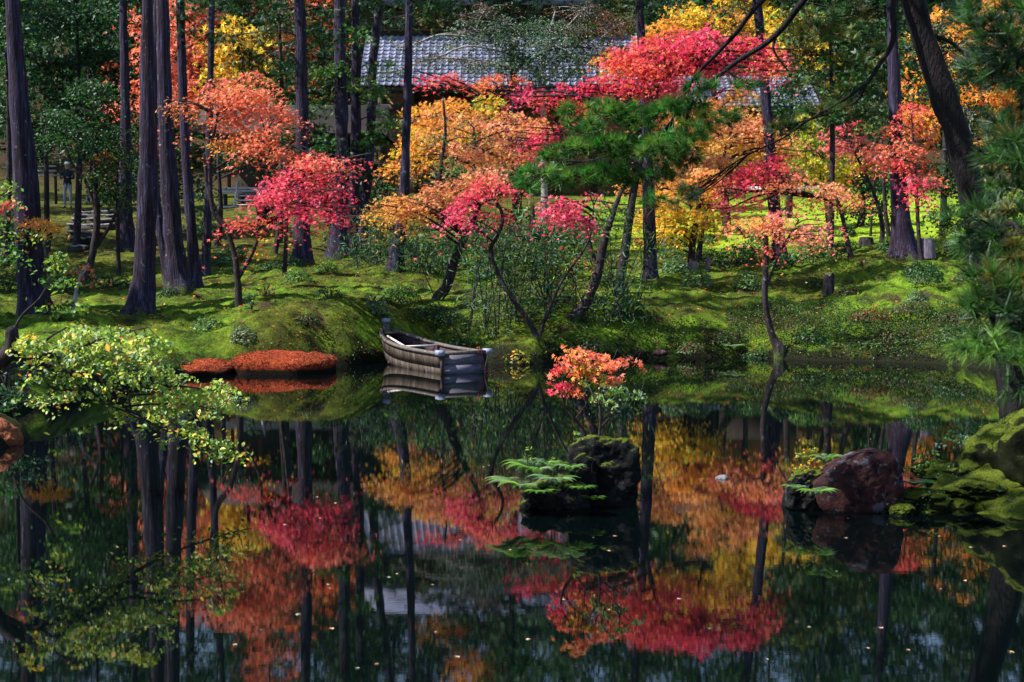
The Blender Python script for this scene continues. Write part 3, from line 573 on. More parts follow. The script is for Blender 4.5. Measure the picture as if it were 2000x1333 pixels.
# ------------------------------------------------------------------ person on the path
def build_person():
    D_ = 54.5; f = P(133, 415, D_); f[2] = Gz(f[0], f[1]); H = 88*M(D_); s = H/1.72
    t = thing('person', 'person in dark jacket, grey trousers and white cap standing on the path above the steps', 'person', f)
    J = dict(pel=(0, 0, .93), wst=(0, 0, 1.05), chest=(0, .0, 1.28), neck=(0, .0, 1.47), head0=(0, -.02, 1.55), head=(0, -.03, 1.64),
             shl=(-.19, 0, 1.40), ell=(-.25, -.03, 1.13), wrl=(-.10, -.25, 1.20), shr=(.19, 0, 1.40), elr=(.26, -.02, 1.14), wrr=(.08, -.27, 1.17),
             hl=(-.10, 0, .89), kl=(-.11, -.03, .50), al=(-.12, .02, .09), tl=(-.14, -.15, .03), hr=(.10, 0, .89), kr=(.11, -.03, .50), ar=(.12, .02, .09), tr=(.15, -.15, .03),
             hal=(-.05, -.31, 1.22), har=(.04, -.33, 1.20))
    Rr = dict(pel=.15, wst=.145, chest=.165, neck=.055, head0=.075, head=.10, shl=.07, ell=.048, wrl=.034, shr=.07, elr=.048, wrr=.034, hl=.095, kl=.065, al=.045, tl=.035, hr=.095, kr=.065, ar=.045, tr=.035, hal=.032, har=.032)
    E = [('pel', 'wst'), ('wst', 'chest'), ('chest', 'neck'), ('neck', 'head0'), ('head0', 'head'), ('chest', 'shl'), ('shl', 'ell'), ('ell', 'wrl'), ('wrl', 'hal'), ('chest', 'shr'), ('shr', 'elr'), ('elr', 'wrr'), ('wrr', 'har'),
         ('pel', 'hl'), ('hl', 'kl'), ('kl', 'al'), ('al', 'tl'), ('pel', 'hr'), ('hr', 'kr'), ('kr', 'ar'), ('ar', 'tr')]
    for sd_, hand in ((-1, 'hal'), (1, 'har')):
        hp = np.array(J[hand])
        for q in range(5):
            n1 = hand+str(q); n2 = n1+'b'; a = (q-2)*.012
            J[n1] = tuple(hp+np.array([-sd_*.03, -.02, a])); J[n2] = tuple(hp+np.array([-sd_*.055, -.03-.004*q, a*1.3]))
            Rr[n1] = .009; Rr[n2] = .007; E += [(hand, n1), (n1, n2)]
    names = list(J); me = bpy.data.meshes.new('body_cage'); me.from_pydata([J[k] for k in names], [(names.index(a), names.index(b)) for a, b in E], [])
    o = bpy.data.objects.new('body_cage', me); COL.objects.link(o); md = o.modifiers.new('s', 'SKIN'); md.use_smooth_shade = True
    sv = me.skin_vertices[0].data
    for i, k in enumerate(names): sv[i].radius = (Rr[k], Rr[k]*.8 if k in ('chest', 'wst', 'pel') else Rr[k]); sv[i].use_root = (k == 'pel')
    ss = o.modifiers.new('u', 'SUBSURF'); ss.levels = 1; ss.render_levels = 1
    dg = bpy.context.evaluated_depsgraph_get(); body = bpy.data.meshes.new_from_object(o.evaluated_get(dg)); bpy.data.objects.remove(o)
    body.name = 'body'
    for nme, c_ in (('jacket_cloth', (.012, .014, .03)), ('trouser_cloth', (.26, .25, .30)), ('skin', (.42, .24, .17)), ('shoe', (.02, .02, .02))):
        m = surf(nme, [(.3, tuple(x*.8 for x in c_)), (.7, c_)], nscale=8, bump=.1, bdist=.003); body.materials.append(m)
    for p in body.polygons:
        z = p.center.z; y = p.center.y
        p.material_index = 3 if z < .10 else 1 if z < .93 else 2 if (z > 1.50 or y < -.27) else 0
    body.transform(Matrix.Scale(s, 4)); ob = obj('body', body, t)
    def sp(name, c, rad, mat, par=None):
        bm = bmesh.new(); bmesh.ops.create_icosphere(bm, subdivisions=2, radius=1); me = bpy.data.meshes.new(name); bm.to_mesh(me); bm.free()
        me.transform(Matrix.Translation(Vector(c)*s) @ Matrix.Diagonal(Vector((*rad, 1))*s)); me.materials.append(mat); return obj(name, me, par or t)
    capm = surf('cap_cloth', [(.3, (.6, .6, .62)), (.7, (.75, .75, .76))], nscale=6, bump=.05, bdist=.002)
    sp('cap', (0, -.03, 1.70), (.105, .12, .075), capm, ob); sp('cap_brim', (0, -.14, 1.675), (.075, .075, .012), capm, ob)
    skin = bpy.data.materials['skin']; sp('nose', (0, -.137, 1.615), (.014, .02, .02), skin, ob)
    for x in (-1, 1): sp('ear', (x*.098, -.02, 1.62), (.012, .02, .03), skin, ob); sp('eye', (x*.035, -.118, 1.635), (.012, .01, .008), bpy.data.materials['shoe'], ob)
    sp('mouth', (0, -.122, 1.575), (.025, .008, .006), bpy.data.materials['shoe'], ob)
    me = bpy.data.meshes['cap']
    c = f+np.array([0, -.36*s, 1.21*s]); t2 = thing('camera_held', 'small black camera held in both hands by the person in the white cap', 'camera', c)
    box_part('camera_body', c, (.13*s, .06*s, .08*s), bpy.data.materials['shoe'], t2)
    mb = MB(); mb.tube([c+np.array([0, -.03*s, 0]), c+np.array([0, -.10*s, 0])], .03*s, 8); V, F_ = mb.out(); part('lens', V, F_, bpy.data.materials['shoe'], t2)
build_person()

# ------------------------------------------------------------------ boat
def build_boat():
    A = P(905, 731, 26.5); A[2] = 0; ax = np.array([-.49, .872, 0]); ax /= np.linalg.norm(ax); sd_ = np.array([ax[1], -ax[0], 0])
    t = thing('rowing_boat', 'weathered wooden flat bottomed rowing boat moored against the far bank', 'boat', A)
    Lb = 3.45; n = 22
    def hw(s): return .50*(1-.04*s)*(1-s**5.5*.80)
    def topz(s): return .385 + .01*s+.26*s**3.6
    def botz(s): return -.06+.30*s**5
    S = np.linspace(0, 1, n)
    def pt(s, side, v, inset=0):    # v 0 bottom..1 top, flare
        h = (hw(s)*(1-(1-v)*.14)-inset)*side
        z = botz(s)+(topz(s)-botz(s))*v
        return A+ax*(s*Lb + .10*(v-.5)*(s-.0)*s)+sd_*h+np.array([0, 0, z])
    # side planks: outer face, inner face and edges
    for side in (-1, 1):
        for v0, v1, pr_ in ((0, .42, 0), (.42, 1, .012)):
            mb = MB(); rows = []
            for s in S:
                rows.append([pt(s, side, v0, -pr_), pt(s, side, v1, -pr_), pt(s, side, v1, .03), pt(s, side, v0, .03)])
            V = np.array(rows).reshape(-1, 3); F4 = []
            for i in range(n-1):
                for k in range(4): F4.append([i*4+k, i*4+(k+1) % 4, (i+1)*4+(k+1) % 4, (i+1)*4+k])
            F4 += [[0, 3, 2, 1], [(n-1)*4+k for k in range(4)]]
            mb.add(V, F4=F4); V, F_ = mb.out(); o = part('side_plank', V, F_, BOATO, t)
            o.data.materials.append(BOATI)
            for p in o.data.polygons[:(n-1)*4]:
                if p.index % 4 in (1, 2): p.material_index = 1
        # gunwale
        mb = MB(); V = []; 
        for s in S:
            a = pt(s, side, 1, -.035); b = pt(s, side, 1, .075-.03*s); z = np.array([0, 0, .028])
            V += [a-z, a+z, b+z, b-z]
        F4 = []
        for i in range(n-1):
            for k in range(4): F4.append([i*4+k, i*4+(k+1) % 4, (i+1)*4+(k+1) % 4, (i+1)*4+k])
        F4 += [[0, 3, 2, 1], [(n-1)*4+k for k in range(4)]]
        mb.add(V, F4=F4); V, F_ = mb.out(); part('gunwale', V, F_, GUNW, t)
    mb = MB(); V = []
    for s in S: V += [pt(s, -1, .12, .01), pt(s, 1, .12, .01)]
    mb.add(V, F4=[[2*i, 2*i+1, 2*i+3, 2*i+2] for i in range(n-1)]); V, F_ = mb.out(); part('floor_planks', V, F_, BOATI, t)
    # transom: two boards and a thick top rail
    for v0, v1 in ((0, .5), (.505, .93)):
        mb = MB(); V = []
        for off in (-.02, .03):
            for side, v in ((-1, v0), (1, v0), (1, v1), (-1, v1)): V.append(pt(0, side, v)+ax*off)
        mb.add(V, F4=[[0, 1, 2, 3], [7, 6, 5, 4], [0, 4, 5, 1], [2, 6, 7, 3], [1, 5, 6, 2], [0, 3, 7, 4]]); V, F_ = mb.out(); part('transom_board', V, F_, BOATT, t)
    yaw = math.atan2(sd_[1], sd_[0])
    c = A+np.array([0, 0, .395])-ax*.03; box_part('transom_rail', c, (1.04, .11, .065), GUNW, t, rz=yaw)
    for side in (-1, 1):
        box_part('corner_post', pt(0, side, .5)-ax*.035+sd_*side*(-.0), (.045, .05, .5), BOATI, t, rz=yaw)
        c = pt(0, side, 1)-ax*.03+np.array([0, 0, .018]); box_part('corner_cap', c, (.13, .16, .10), CAPM, t, rz=yaw)
    bw = A+ax*(Lb+.03); box_part('bow_post', bw+np.array([0, 0, .52]), (.12, .10, .52), GUNW, t, rz=yaw); box_part('bow_cap', bw+np.array([0, 0, .84]), (.15, .13, .09), CAPM, t, rz=yaw); box_part('bow_neck', bw+np.array([0, 0, .785]), (.08, .07, .03), BOATI, t, rz=yaw)
    box_part('bow_deck', A+ax*(Lb*.93)+np.array([0, 0, .60]), (.26, .30, .03), GUNW, t, rz=yaw)
    box_part('thwart', A+ax*(Lb*.56)+np.array([0, 0, .40]), (.93, .10, .03), OARM, t, rz=yaw)
    for s in (.22, .4, .75): box_part('rib', A+ax*(Lb*s)+np.array([0, 0, .04]), (hw(s)*1.8, .05, .05), BOATI, t, rz=yaw)
    c0 = A+ax*(Lb*.50)-sd_*.40+np.array([0, 0, .42]); c1 = A+ax*(Lb*.80)-sd_*.30+np.array([0, 0, .56])
    tt = thing('pole', 'short pale wooden pole lying inside the moored boat', 'pole', c0); mb = MB(); mb.tube([c0, c1], .022, 7); V, F_ = mb.out(); part('shaft', V, F_, OARM, tt, True)
    tr = A-ax*.09
    tt = thing('red_mooring_rope', 'thin dark red rope looped over the boat transom into the water', 'rope', tr+sd_*.32+np.array([0, 0, .45]))
    mb = MB()
    for k, o_ in enumerate((.27, .31)):
        mb.tube(spline([tr+sd_*(o_)+np.array([0, 0, .47])+ax*.08, tr+sd_*(o_-.01)+np.array([0, 0, .47]), tr+sd_*(o_+.03+k*.03)+np.array([0, 0, .25]), tr+sd_*(o_+.06+k*.02)+np.array([0, 0, .10])-ax*.03, tr+sd_*(.47)+np.array([0, 0, -.01])-ax*.05], 14), .008, 5, False)
    V, F_ = mb.out(); part('strand', V, F_, ROPER, tt, True)
    tt = thing('straw_rope', 'yellowish straw rope hanging from the right corner of the boat stern', 'rope', tr+sd_*.46+np.array([0, 0, .4]))
    mb = MB(); mb.tube(spline([tr+sd_*.47+np.array([0, 0, .42]), tr+sd_*.45+np.array([0, 0, .25]), tr+sd_*.40+np.array([0, 0, .08]), tr+sd_*.42+np.array([0, 0, -.02])], 10), .011, 5, False); V, F_ = mb.out(); part('strand', V, F_, ROPEY, tt, True)
build_boat()

# ------------------------------------------------------------------ rocks, stumps
def lump(c, rx, ry, rz, sub=5, amp=.18, f=2.2, seed=0, flat=None, rot=0, shear=0, ridged=0):
    bm = bmesh.new(); bmesh.ops.create_icosphere(bm, subdivisions=sub, radius=1); V = np.array([v.co[:] for v in bm.verts]); F = np.array([[v.index for v in f_.verts] for f_ in bm.faces]); bm.free()
    n = V/np.linalg.norm(V, axis=1)[:, None]; s = seed*13.7
    d = 1+amp*fbm(n*f*.6+s, 3)*1.6+amp*.35*fbm(n*f*4+s, 3)
    if ridged: d = d-ridged*np.abs(fbm(n*f+s+4, 2))
    p = np.sign(n)*np.abs(n)**(.8 if flat else 1); p /= np.maximum(np.linalg.norm(p, axis=1)[:, None], .01)
    V = p*d[:, None]*np.array([rx, ry, rz]); V[:, 2] += shear*V[:, 0]
    if rot: ca, sa = math.cos(rot), math.sin(rot); V = V @ np.array([[ca, sa, 0], [-sa, ca, 0], [0, 0, 1]])
    return V+np.array(c), F
def rock(name, label, cat, px, py, D, rx, ry, mat, depth=None, group=None, extra=(), **kw):
    c = P(px, py, D); m = M(D); t = thing(name, label, cat, c, group)
    V, F = lump(c, rx*m, depth or rx*m*.8, ry*m, **kw); part('stone', V, F, mat, t, True)
    for (x, y, rx2, ry2, dD, mt, kw2) in extra:
        c2 = P(x, y, D+dD); V, F = lump(c2, rx2*m, rx2*m*.8, ry2*m, **kw2); part('ledge', V, F, mt, t, True)
    return t
def hull_rock(front, D, depth, seed, amp=.05, sub=5, back=.8, taper=.25):
    """front: outline pixels of the camera-side face with a depth offset each; gives a closed, chipped stone"""
    m = M(D); pts = []; c = np.mean([P(q[0], q[1], D) for q in front], 0)
    for q in front:
        p = P(q[0], q[1], D+(q[2] if len(q) > 2 else 0)); pts.append(p); pb = c+(p-c)*back; pb[1] = p[1]+depth; pb[2] = p[2]*(.9 if p[2] > .1 else 1); pts.append(pb)
        pf = c+(p-c)*(1-taper); pf[1] = D-.10*depth; pts.append(pf)
    bm = bmesh.new()
    for p in pts: bm.verts.new(p)
    bmesh.ops.convex_hull(bm, input=list(bm.verts)); bm.normal_update(); c0 = np.mean(pts, 0)
    pl = np.array([[*f.normal, (f.calc_center_median()-Vector(c0)).dot(f.normal)] for f in bm.faces if f.calc_area() > 1e-5]); bm.free()
    pl[pl[:, 3] < 0] *= -1
    bm = bmesh.new(); bmesh.ops.create_icosphere(bm, subdivisions=6, radius=1); U = np.array([v.co[:] for v in bm.verts]); F = np.array([[v.index for v in f.verts] for f in bm.faces]); bm.free(); U /= np.linalg.norm(U, axis=1)[:, None]
    q = np.maximum(U @ pl[:, :3].T, 1e-3)/np.maximum(pl[:, 3], .01); rr = (q**60).sum(1)**(-1/60); V = U*rr[:, None]+c0; N = U
    s = seed*7.1; d = amp*(fbm(V*3.6+s, 4)*1.9-np.abs(fbm(V*6+s+3, 4))*1.1+.55*fbm(V*19+s, 4)+.35)
    return V+N*d[:, None], F
t = thing('islet_rock', 'black mossy rock standing in the pond with a small orange maple on it', 'rock', P(1186, 990, 13.1))
V, F = hull_rock([(1118, 868), (1150, 858), (1195, 868), (1232, 856), (1250, 872), (1253, 915), (1246, 960), (1240, 1000), (1120, 1000), (1128, 960), (1112, 930), (1110, 900)], 12.85, .42, 3, .038); part('stone', V, F, ROCKD, t, True)
V, F = hull_rock([(1016, 985), (1022, 960), (1050, 948), (1100, 950), (1135, 940), (1150, 955), (1150, 1000), (1020, 1000)], 12.72, .40, 5, .05); part('ledge', V, F, ROCKD, t, True)
V, F = hull_rock([(1112, 940), (1118, 900), (1140, 885), (1165, 900), (1165, 960), (1120, 965)], 12.75, .2, 7, .04); part('ledge', V, F, ROCKD, t, True)
t = thing('lichen_boulder', 'large boulder with red brown and grey lichen near the right bank', 'rock', P(1680, 1000, 12.8))
V, F = hull_rock([(1590, 945), (1635, 912), (1690, 886), (1738, 880), (1757, 892), (1766, 940), (1764, 1008), (1620, 1015), (1594, 985)], 12.5, .55, 11, .016, taper=.22); part('stone', V, F, ROCKR, t, True)
V, F = hull_rock([(1535, 1000), (1540, 950), (1556, 925), (1590, 915), (1615, 925), (1612, 1005)], 12.62, .35, 13, .05); part('ledge', V, F, ROCKD, t, True)
rock('pond_stone', 'small dark stone just breaking the water between the two big rocks', 'rock', 1411, 936, 14.4, 15, 9, ROCKG, sub=4, amp=.2, f=2, seed=21)
rock('shore_rock', 'rounded rock topped with rust coloured moss at the left edge of the pond', 'rock', 2, 858, 16.9, 42, 36, surf('rust_moss', [(.3, (.06, .02, .01)), (.6, (.22, .06, .02)), (.75, (.2, .14, .03))], nscale=9, bump=1, bdist=.02), sub=5, amp=.2, f=2, seed=23)
for i, (px, py, D, r_, lab) in enumerate([(1838, 553, 35, 12, 'small pale flat stone under the thin sapling on the right slope'), (850, 972-10+0, 99, 0, ''), (716, 585, 36, 10, 'small grey stone on the path left of the leaning trunk'), (1036, 606, 33.2, 22, 'rounded pinkish stone under the plank bench'),
                                  (1110, 600, 33, 18, 'dark rounded stone right of the plank bench'), (300, 690, 27.0, 14, 'bluish stone at the shore behind the yellow green branch'), (1290, 690, 29.9, 14, 'low shore stone left of the crooked maple')]):
    if r_: 
        t = rock('garden_stone', lab, 'stone', px, py, D, r_, r_*.55, ROCKG if i in (0, 2) else ROCKR, sub=3, amp=.2, f=2, seed=30+i)
# mossy near bank at the right: rounded root-like ledges
bank = MB()
for (px, py, D, rx, ry, am) in [(1800, 985, 12.7, 56, 30, .25), (1760, 1003, 12.4, 26, 17, .2), (1905, 995, 13.2, 120, 62, .2), (1870, 935, 13.5, 75, 36, .25), (1820, 918, 13.7, 40, 18, .25), (1985, 930, 13.4, 120, 95, .18), (1965, 865, 13.6, 62, 36, .22),
                                (2010, 845, 13.9, 70, 42, .2), (2080, 900, 13.0, 140, 130, .15), (1900, 960, 12.9, 60, 22, .25), (2050, 1020, 12.6, 170, 60, .15), (1925, 885, 13.5, 40, 22, .2)]:
    m = M(D); V, F = lump(P(px, py, D), rx*m, rx*m*.8, ry*m, sub=5, amp=am*1.1, f=2.3, seed=px, ridged=.12); bank.add(V, F3=F)
for (px, py, D, rx, ry, sh) in [(1900, 960, 13.5, 150, 52, .42), (1990, 930, 13.3, 160, 75, .40), (1840, 990, 13.0, 95, 30, .30), (2000, 985, 13.0, 170, 55, .2)]:
    m = M(D); V, F = lump(P(px, py, D), rx*m, rx*m*.75, ry*m, sub=5, amp=.13, f=2.4, seed=px+3, shear=sh, ridged=.08); bank.add(V, F3=F)
V, F_ = bank.out(); F = F_[0]; rb_ = np.random.default_rng(8); k = rb_.integers(0, len(F), 60000); wq = rb_.dirichlet((1, 1, 1), 60000); pos = (V[F[k]]*wq[..., None]).sum(1)
fn = np.cross(V[F[k, 1]]-V[F[k, 0]], V[F[k, 2]]-V[F[k, 0]]); fn /= np.linalg.norm(fn, axis=1)[:, None]+1e-12
ok = (fn[:, 2]+.5*fbm(pos*5, 3) > .42) & (pos[:, 2] > .02); pos, fn = pos[ok], fn[ok]; n_b = len(pos); upv = fn+rb_.normal(0, .5, (n_b, 3)); upv /= np.linalg.norm(upv, axis=1)[:, None]; ub = np.cross(upv, rb_.normal(size=(n_b, 3))); ub /= np.linalg.norm(ub, axis=1)[:, None]
Vb, Fb, cb = leaves(pos-upv*.003, None, rb_.uniform(.010, .022, n_b), np.array([(.09, .13, .010), (.04, .06, .007), (.13, .17, .016)])[rb_.integers(0, 3, n_b)]*np.exp(rb_.normal(0, .25, (n_b, 1))), 'blade', rb_, np.stack([ub, np.cross(upv, ub), upv], -1))
tag(obj('bank_moss_shoots', mesh('bank_moss_shoots', Vb, Fb, MOSSLEAF, False, cb)), kind='stuff')
tag(obj('mossy_bank', mesh('mossy_bank', V, F_, BANKM, True)), kind='structure')
def stump(label, px, py, D, wpx, hpx, lean=0, mat=STUMP, jag=.25):
    b = P(px, py, D); b[2] = Gz(b[0], b[1])-.05 if abs(Gz(b[0], b[1])-b[2]) < .8 else b[2]; m = M(D); t = thing('tree_stump', label, 'stump', b); r = np.random.default_rng(px)
    seg = 18; H = hpx*m; V = []; a = np.linspace(0, 2*math.pi, seg, endpoint=False); rows = 7
    for i in range(rows):
        f = i/(rows-1); rr = wpx*m/2*(1.25-.35*f)*(1+.07*np.sin(a*5)+.05*np.sin(a*9+1)); z = H*f+(r.normal(0, jag*.12, seg)*H if i == rows-1 else 0)
        V.append(np.stack([np.cos(a)*rr+lean*f*H, np.sin(a)*rr, np.zeros(seg)+z], 1))
    V = np.concatenate(V); F4 = [[i*seg+k, i*seg+(k+1) % seg, (i+1)*seg+(k+1) % seg, (i+1)*seg+k] for i in range(rows-1) for k in range(seg)]
    mb = MB(); mb.add(V+b, F4=F4); V, F_ = mb.out(); part('bole', V, F_, mat, t, True)
    top = (rows-1)*seg; tv = V[top:top+seg]; c = tv.mean(0)-np.array([0, 0, .02]); mb = MB(); mb.add(np.concatenate([tv*.998+c*.002, c[None]]), F3=[[k, (k+1) % seg, seg] for k in range(seg)]); V, F_ = mb.out(); part('cut_face', V, F_, STUMP, t)
stump('dark weathered stump standing in the middle of the right moss mound', 1617, 594, 33.4, 20, 42, .05, BARKD)
stump('wide grey violet stump in front of the lime shrub right of the big cedar', 1809, 523, 37, 30, 38, .0)
stump('short pale stump at the foot of the yellow maple', 1352, 552, 38, 20, 22)
stump('thin splintered stump right of the yellow maple', 1381, 552, 38, 9, 26, .1)
stump('dark broken stump on the lawn edge left of the big cedar', 1692, 497, 42, 26, 22, 0, BARKD)

# ------------------------------------------------------------------ shrubs, ferns, ground cover
def shrub(label, px, py, D, rx, ry, col, kind='oval', leaf=.035, cover=1.4, name='azalea_bush', cat='shrub', stemw=.015, mat=None, up=.6, group=None, open_=0, var=.25, free=False):
    """py is the bottom of the bush; a dome of small leaves on several stems"""
    m = M(D); b = P(px, py, D); gz_ = Gz(b[0], b[1])
    if not free and abs(gz_-b[2]) < .9: b[2] = gz_
    r = np.random.default_rng(int(px*7+py)); t = thing(name, label, cat, b, group)
    a, c = rx*m, ry*m; N = int(cover*(math.pi*rx*ry)*1.2/((leaf/m)**2*.32))+30; N = min(N, 9000)
    u = r.normal(size=(N, 3)); u[:, 2] = np.abs(u[:, 2]); u /= np.linalg.norm(u, axis=1)[:, None]
    rad = 1-.35*r.random(N)**2; lum = 1+.22*fbm(u*2.5+px, 3)
    if open_: rad = r.random(N)**.5
    pos = b+np.stack([u[:, 0]*a*rad*lum, u[:, 1]*a*.9*rad*lum, c*.25*open_+u[:, 2]*c*2*rad*lum*(1-.15*open_)], 1)
    if open_:   # gather leaves in sprays
        k = r.integers(0, max(6, N//18), N); cen = pos[:max(6, N//18)]; pos = cen[k]+r.normal(0, 1, (N, 3))*np.array([a*.16, a*.16, c*.07])
    nr = u*.8+r.normal(0, .55, (N, 3))+np.array([0, 0, up])
    V, F, cc = leaves(pos, nr, leaf*np.exp(r.normal(0, .2, N)), clr(col, N, r, var), kind, r)
    mb = MB()
    for q in range(5 if ry*m > .12 else 3):
        an = r.uniform(0, 6.28); e = b+np.array([math.cos(an)*a*.5, math.sin(an)*a*.5, c*1.3]); mb.tube(spline([b-np.array([0, 0, .05]), b+np.array([math.cos(an)*a*.12, math.sin(an)*a*.12, c*.5]), e], 6), np.linspace(stemw, stemw*.3, 6), 4, False)
    V2, F2 = mb.out(); part('stems', V2, F2, BARKD, t, True); part('foliage', V, [F], mat or BROAD, t, False, cc)
    return t
def fern(label, px, py, D, Lpx, n=9, col='leaf', lean=(0, 0), seed=0, up=.55, name='fern'):
    c = P(px, py-8, D-.12); r = np.random.default_rng(seed+int(px)); t = thing(name, label, 'fern', c)
    L = Lpx*M(D); n = int(n*2.2)
    for q in range(n):
        an = q/n*6.283+r.uniform(-.3, .3); d = np.array([math.cos(an)+lean[0], math.sin(an)*.8+lean[1], 0]); ln = np.linalg.norm(d); d = d/max(ln, .3); LL = L*r.uniform(.75, 1.05)*min(1.2, .5+.5*ln)
        ts = np.linspace(0, 1, 21); path = c+d*LL*ts[:, None]*(1-.1*ts[:, None])+np.array([0, 0, 1])*(LL*up*(ts*2.0-ts**2*1.6))[:, None]
        s = np.array([-d[1], d[0], 0]); V = []; F = []; k = 0
        for i in range(1, 21):
            f = ts[i]; wl = LL*.27*math.sin(math.pi*min(1, f*.9+.12))**.8*(1.05-.55*f); h = LL*.030
            for sg in (-1, 1):
                tip = path[i]+s*sg*wl+d*wl*.35-np.array([0, 0, .12*wl]); V += [path[i]-d*h*.5, path[i]+d*h*.9+s*sg*wl*.35, tip, path[i]-d*h*.6+s*sg*wl*.4]; F += [[k, k+1, k+2], [k, k+2, k+3]]; k += 4
        for i in range(20): V += [path[i]-s*.003, path[i]+s*.003, path[i+1]]; F.append([k, k+1, k+2]); k += 3
        part('frond', np.array(V), np.array(F), BROAD, t, False, clr(col, 1, r, .2)[0]*1.15)
    return t
# azalea domes on the mossy ground: (px, bottom py, D, rx, half height, colours, label)
for a in [
    (582, 580, 34.5, 26, 12, ['green', 'leaf'], 'round clipped green bush on the moss behind the left mound'),
    (640, 560, 37, 20, 9, ['green', 'leaf'], 'low green bush on the shaded moss right of the cedar trunks'),
    (528, 535, 40, 26, 10, ['dark', 'green'], 'dark rounded bush at the foot of the left slope beside the thin trunk'),
    (460, 520, 42, 26, 9, ['dark', 'green'], 'dark low bush left of the thin trunk on the shaded slope'),
    (130, 585, 34, 28, 16, ['dark', 'green'], 'dark bush right of the leftmost cedar base'),
    (200, 575, 36, 28, 12, ['dark', 'green'], 'dark spreading bush beside the slender dark tree at left'),
    (240, 585, 36, 20, 10, ['dark', 'green'], 'small dark bush left of the thick twin cedars'),
    (20, 600, 34, 34, 20, ['dark', 'green'], 'dark bush at the left frame edge behind the leftmost cedar'),
    (650, 478, 47, 18, 12, ['dark', 'green'], 'small bush high on the slope between the middle cedars'),
    (1320, 562, 37, 25, 14, ['green', 'sage'], 'grey green dome bush right of the cedar in the middle of the shore'),
    (1362, 585, 35, 30, 17, ['green', 'sage', 'leaf'], 'dome azalea in the middle of the right bank left of a similar one'),
    (1457, 585, 34.6, 27, 16, ['green', 'sage', 'leaf'], 'dome azalea just left of the crooked shore maple trunk'),
    (1530, 560, 37, 22, 12, ['green', 'dark'], 'small dark bush at the foot of the tall trunk behind the shore maple'),
    (1590, 535, 38, 55, 16, ['green', 'dark', 'leaf'], 'wide low clipped hedge bush at the crest of the right mound'),
    (1655, 595, 33.2, 22, 12, ['green', 'brown'], 'loose bush right of the dark stump on the moss mound'),
    (1590, 560, 34.6, 20, 8, ['dark', 'green'], 'flat dark bush left of the dark stump'),
    (1800, 560, 34, 36, 14, ['green', 'dark'], 'dark spreading bush below the violet stump'),
    (1810, 580, 32.8, 30, 14, ['green', 'dark'], 'glossy bush on the right slope below the stump'),
    (1700, 640, 31.5, 36, 10, ['brown', 'green', 'rust'], 'brownish low bush on the right shore slope'),
    (1780, 640, 31.4, 40, 12, ['brown', 'green'], 'broad brown green bush on the right shore slope right of the brownish low one'),
    (1860, 650, 31, 36, 14, ['green', 'brown', 'dark'], 'dark bush on the far right of the shore slope'),
    (1420, 660, 30.8, 34, 12, ['brown', 'dark', 'green'], 'dark reddish bush left of the crooked maple root'),
    (1350, 690, 30, 24, 10, ['brown', 'green'], 'small dark bush above the waterline left of the shore fern'),
    (1370, 520, 41, 46, 15, ['dark', 'green'], 'dark clipped hedge at the near edge of the lawn behind the yellow maple'),
    (1320, 510, 42, 32, 13, ['dark', 'green'], 'dark hedge left of the yellow maple trunk'),
    (1440, 525, 40, 40, 20, ['dark', 'green'], 'dark hedge mass right of the yellow maple trunk'),
    (1475, 505, 42, 34, 14, ['dark', 'green'], 'dark hedge behind the tall trunk at the lawn edge'),
    (1385, 482, 46, 15, 9, ['green', 'dark'], 'small round bush standing on the hedge at the lawn edge left'),
    (1482, 470, 47, 18, 12, ['green', 'dark'], 'small dark bush on the lawn left of the tall trunk'),
    (1575, 475, 46, 18, 10, ['green', 'dark'], 'small dark bush on the lawn right of the tall trunk'),
    (1655, 470, 46, 15, 13, ['green', 'dark'], 'small round bush on the lawn around the thin maple trunk'),
    (1440, 455, 50, 12, 7, ['dark', 'rust'], 'tiny reddish bush in the middle of the lawn'),
    (1590, 500, 42, 30, 15, ['dark', 'green', 'blue'], 'glossy dark bush below the lawn right of the tall trunk'),
    (1740, 520, 39, 22, 12, ['dark', 'green'], 'dark bush behind the base of the big right cedar'),
    (1650, 512, 41, 30, 10, ['dark', 'green'], 'low dark bush below the lawn near the thin maple'),
    (830, 630, 30.6, 32, 16, ['green', 'dark'], 'dark green bush on the bank behind the boat'),
    (780, 600, 32, 38, 16, ['green', 'dark', 'leaf'], 'broad green bush at the root of the dark leaning trunk'),
    (1080, 560, 36, 40, 18, ['dark', 'green'], 'dark bush in the shade behind the plank bench'),
    (960, 560, 37, 40, 18, ['dark', 'green'], 'dark bush left of the plank bench in shade'),
    (880, 550, 39, 34, 16, ['dark', 'green'], 'dark bush in the hollow behind the leaning trunk'),
    (1160, 620, 31.8, 26, 16, ['dark', 'green', 'blue'], 'bluish bush at the foot of the forked dark trunk'),
    (1230, 650, 31, 34, 16, ['green', 'dark'], 'dark green bush on the shore slope right of the forked trunk'),
    (900, 690, 29.5, 30, 10, ['dark', 'green'], 'low dark plants on the bank right behind the boat'),
    (475, 690, 27.4, 24, 15, ['sage', 'brown', 'sage'], 'greyish bush growing in the gap between the two red moss mounds'),
    (720, 470, 48, 26, 18, ['dark', 'green'], 'dark bush on the upper slope left of the centre'),
    (1790, 630, 32, 22, 12, ['green', 'sage'], 'pale green bush on the lower right slope'),
]:
    px, py, D, rx, ry, col, lab = a; shrub(lab, px, py, D, rx*1.15, ry*1.15, col, leaf=.055 if D < 35 else .075, cover=2.6, var=.3)
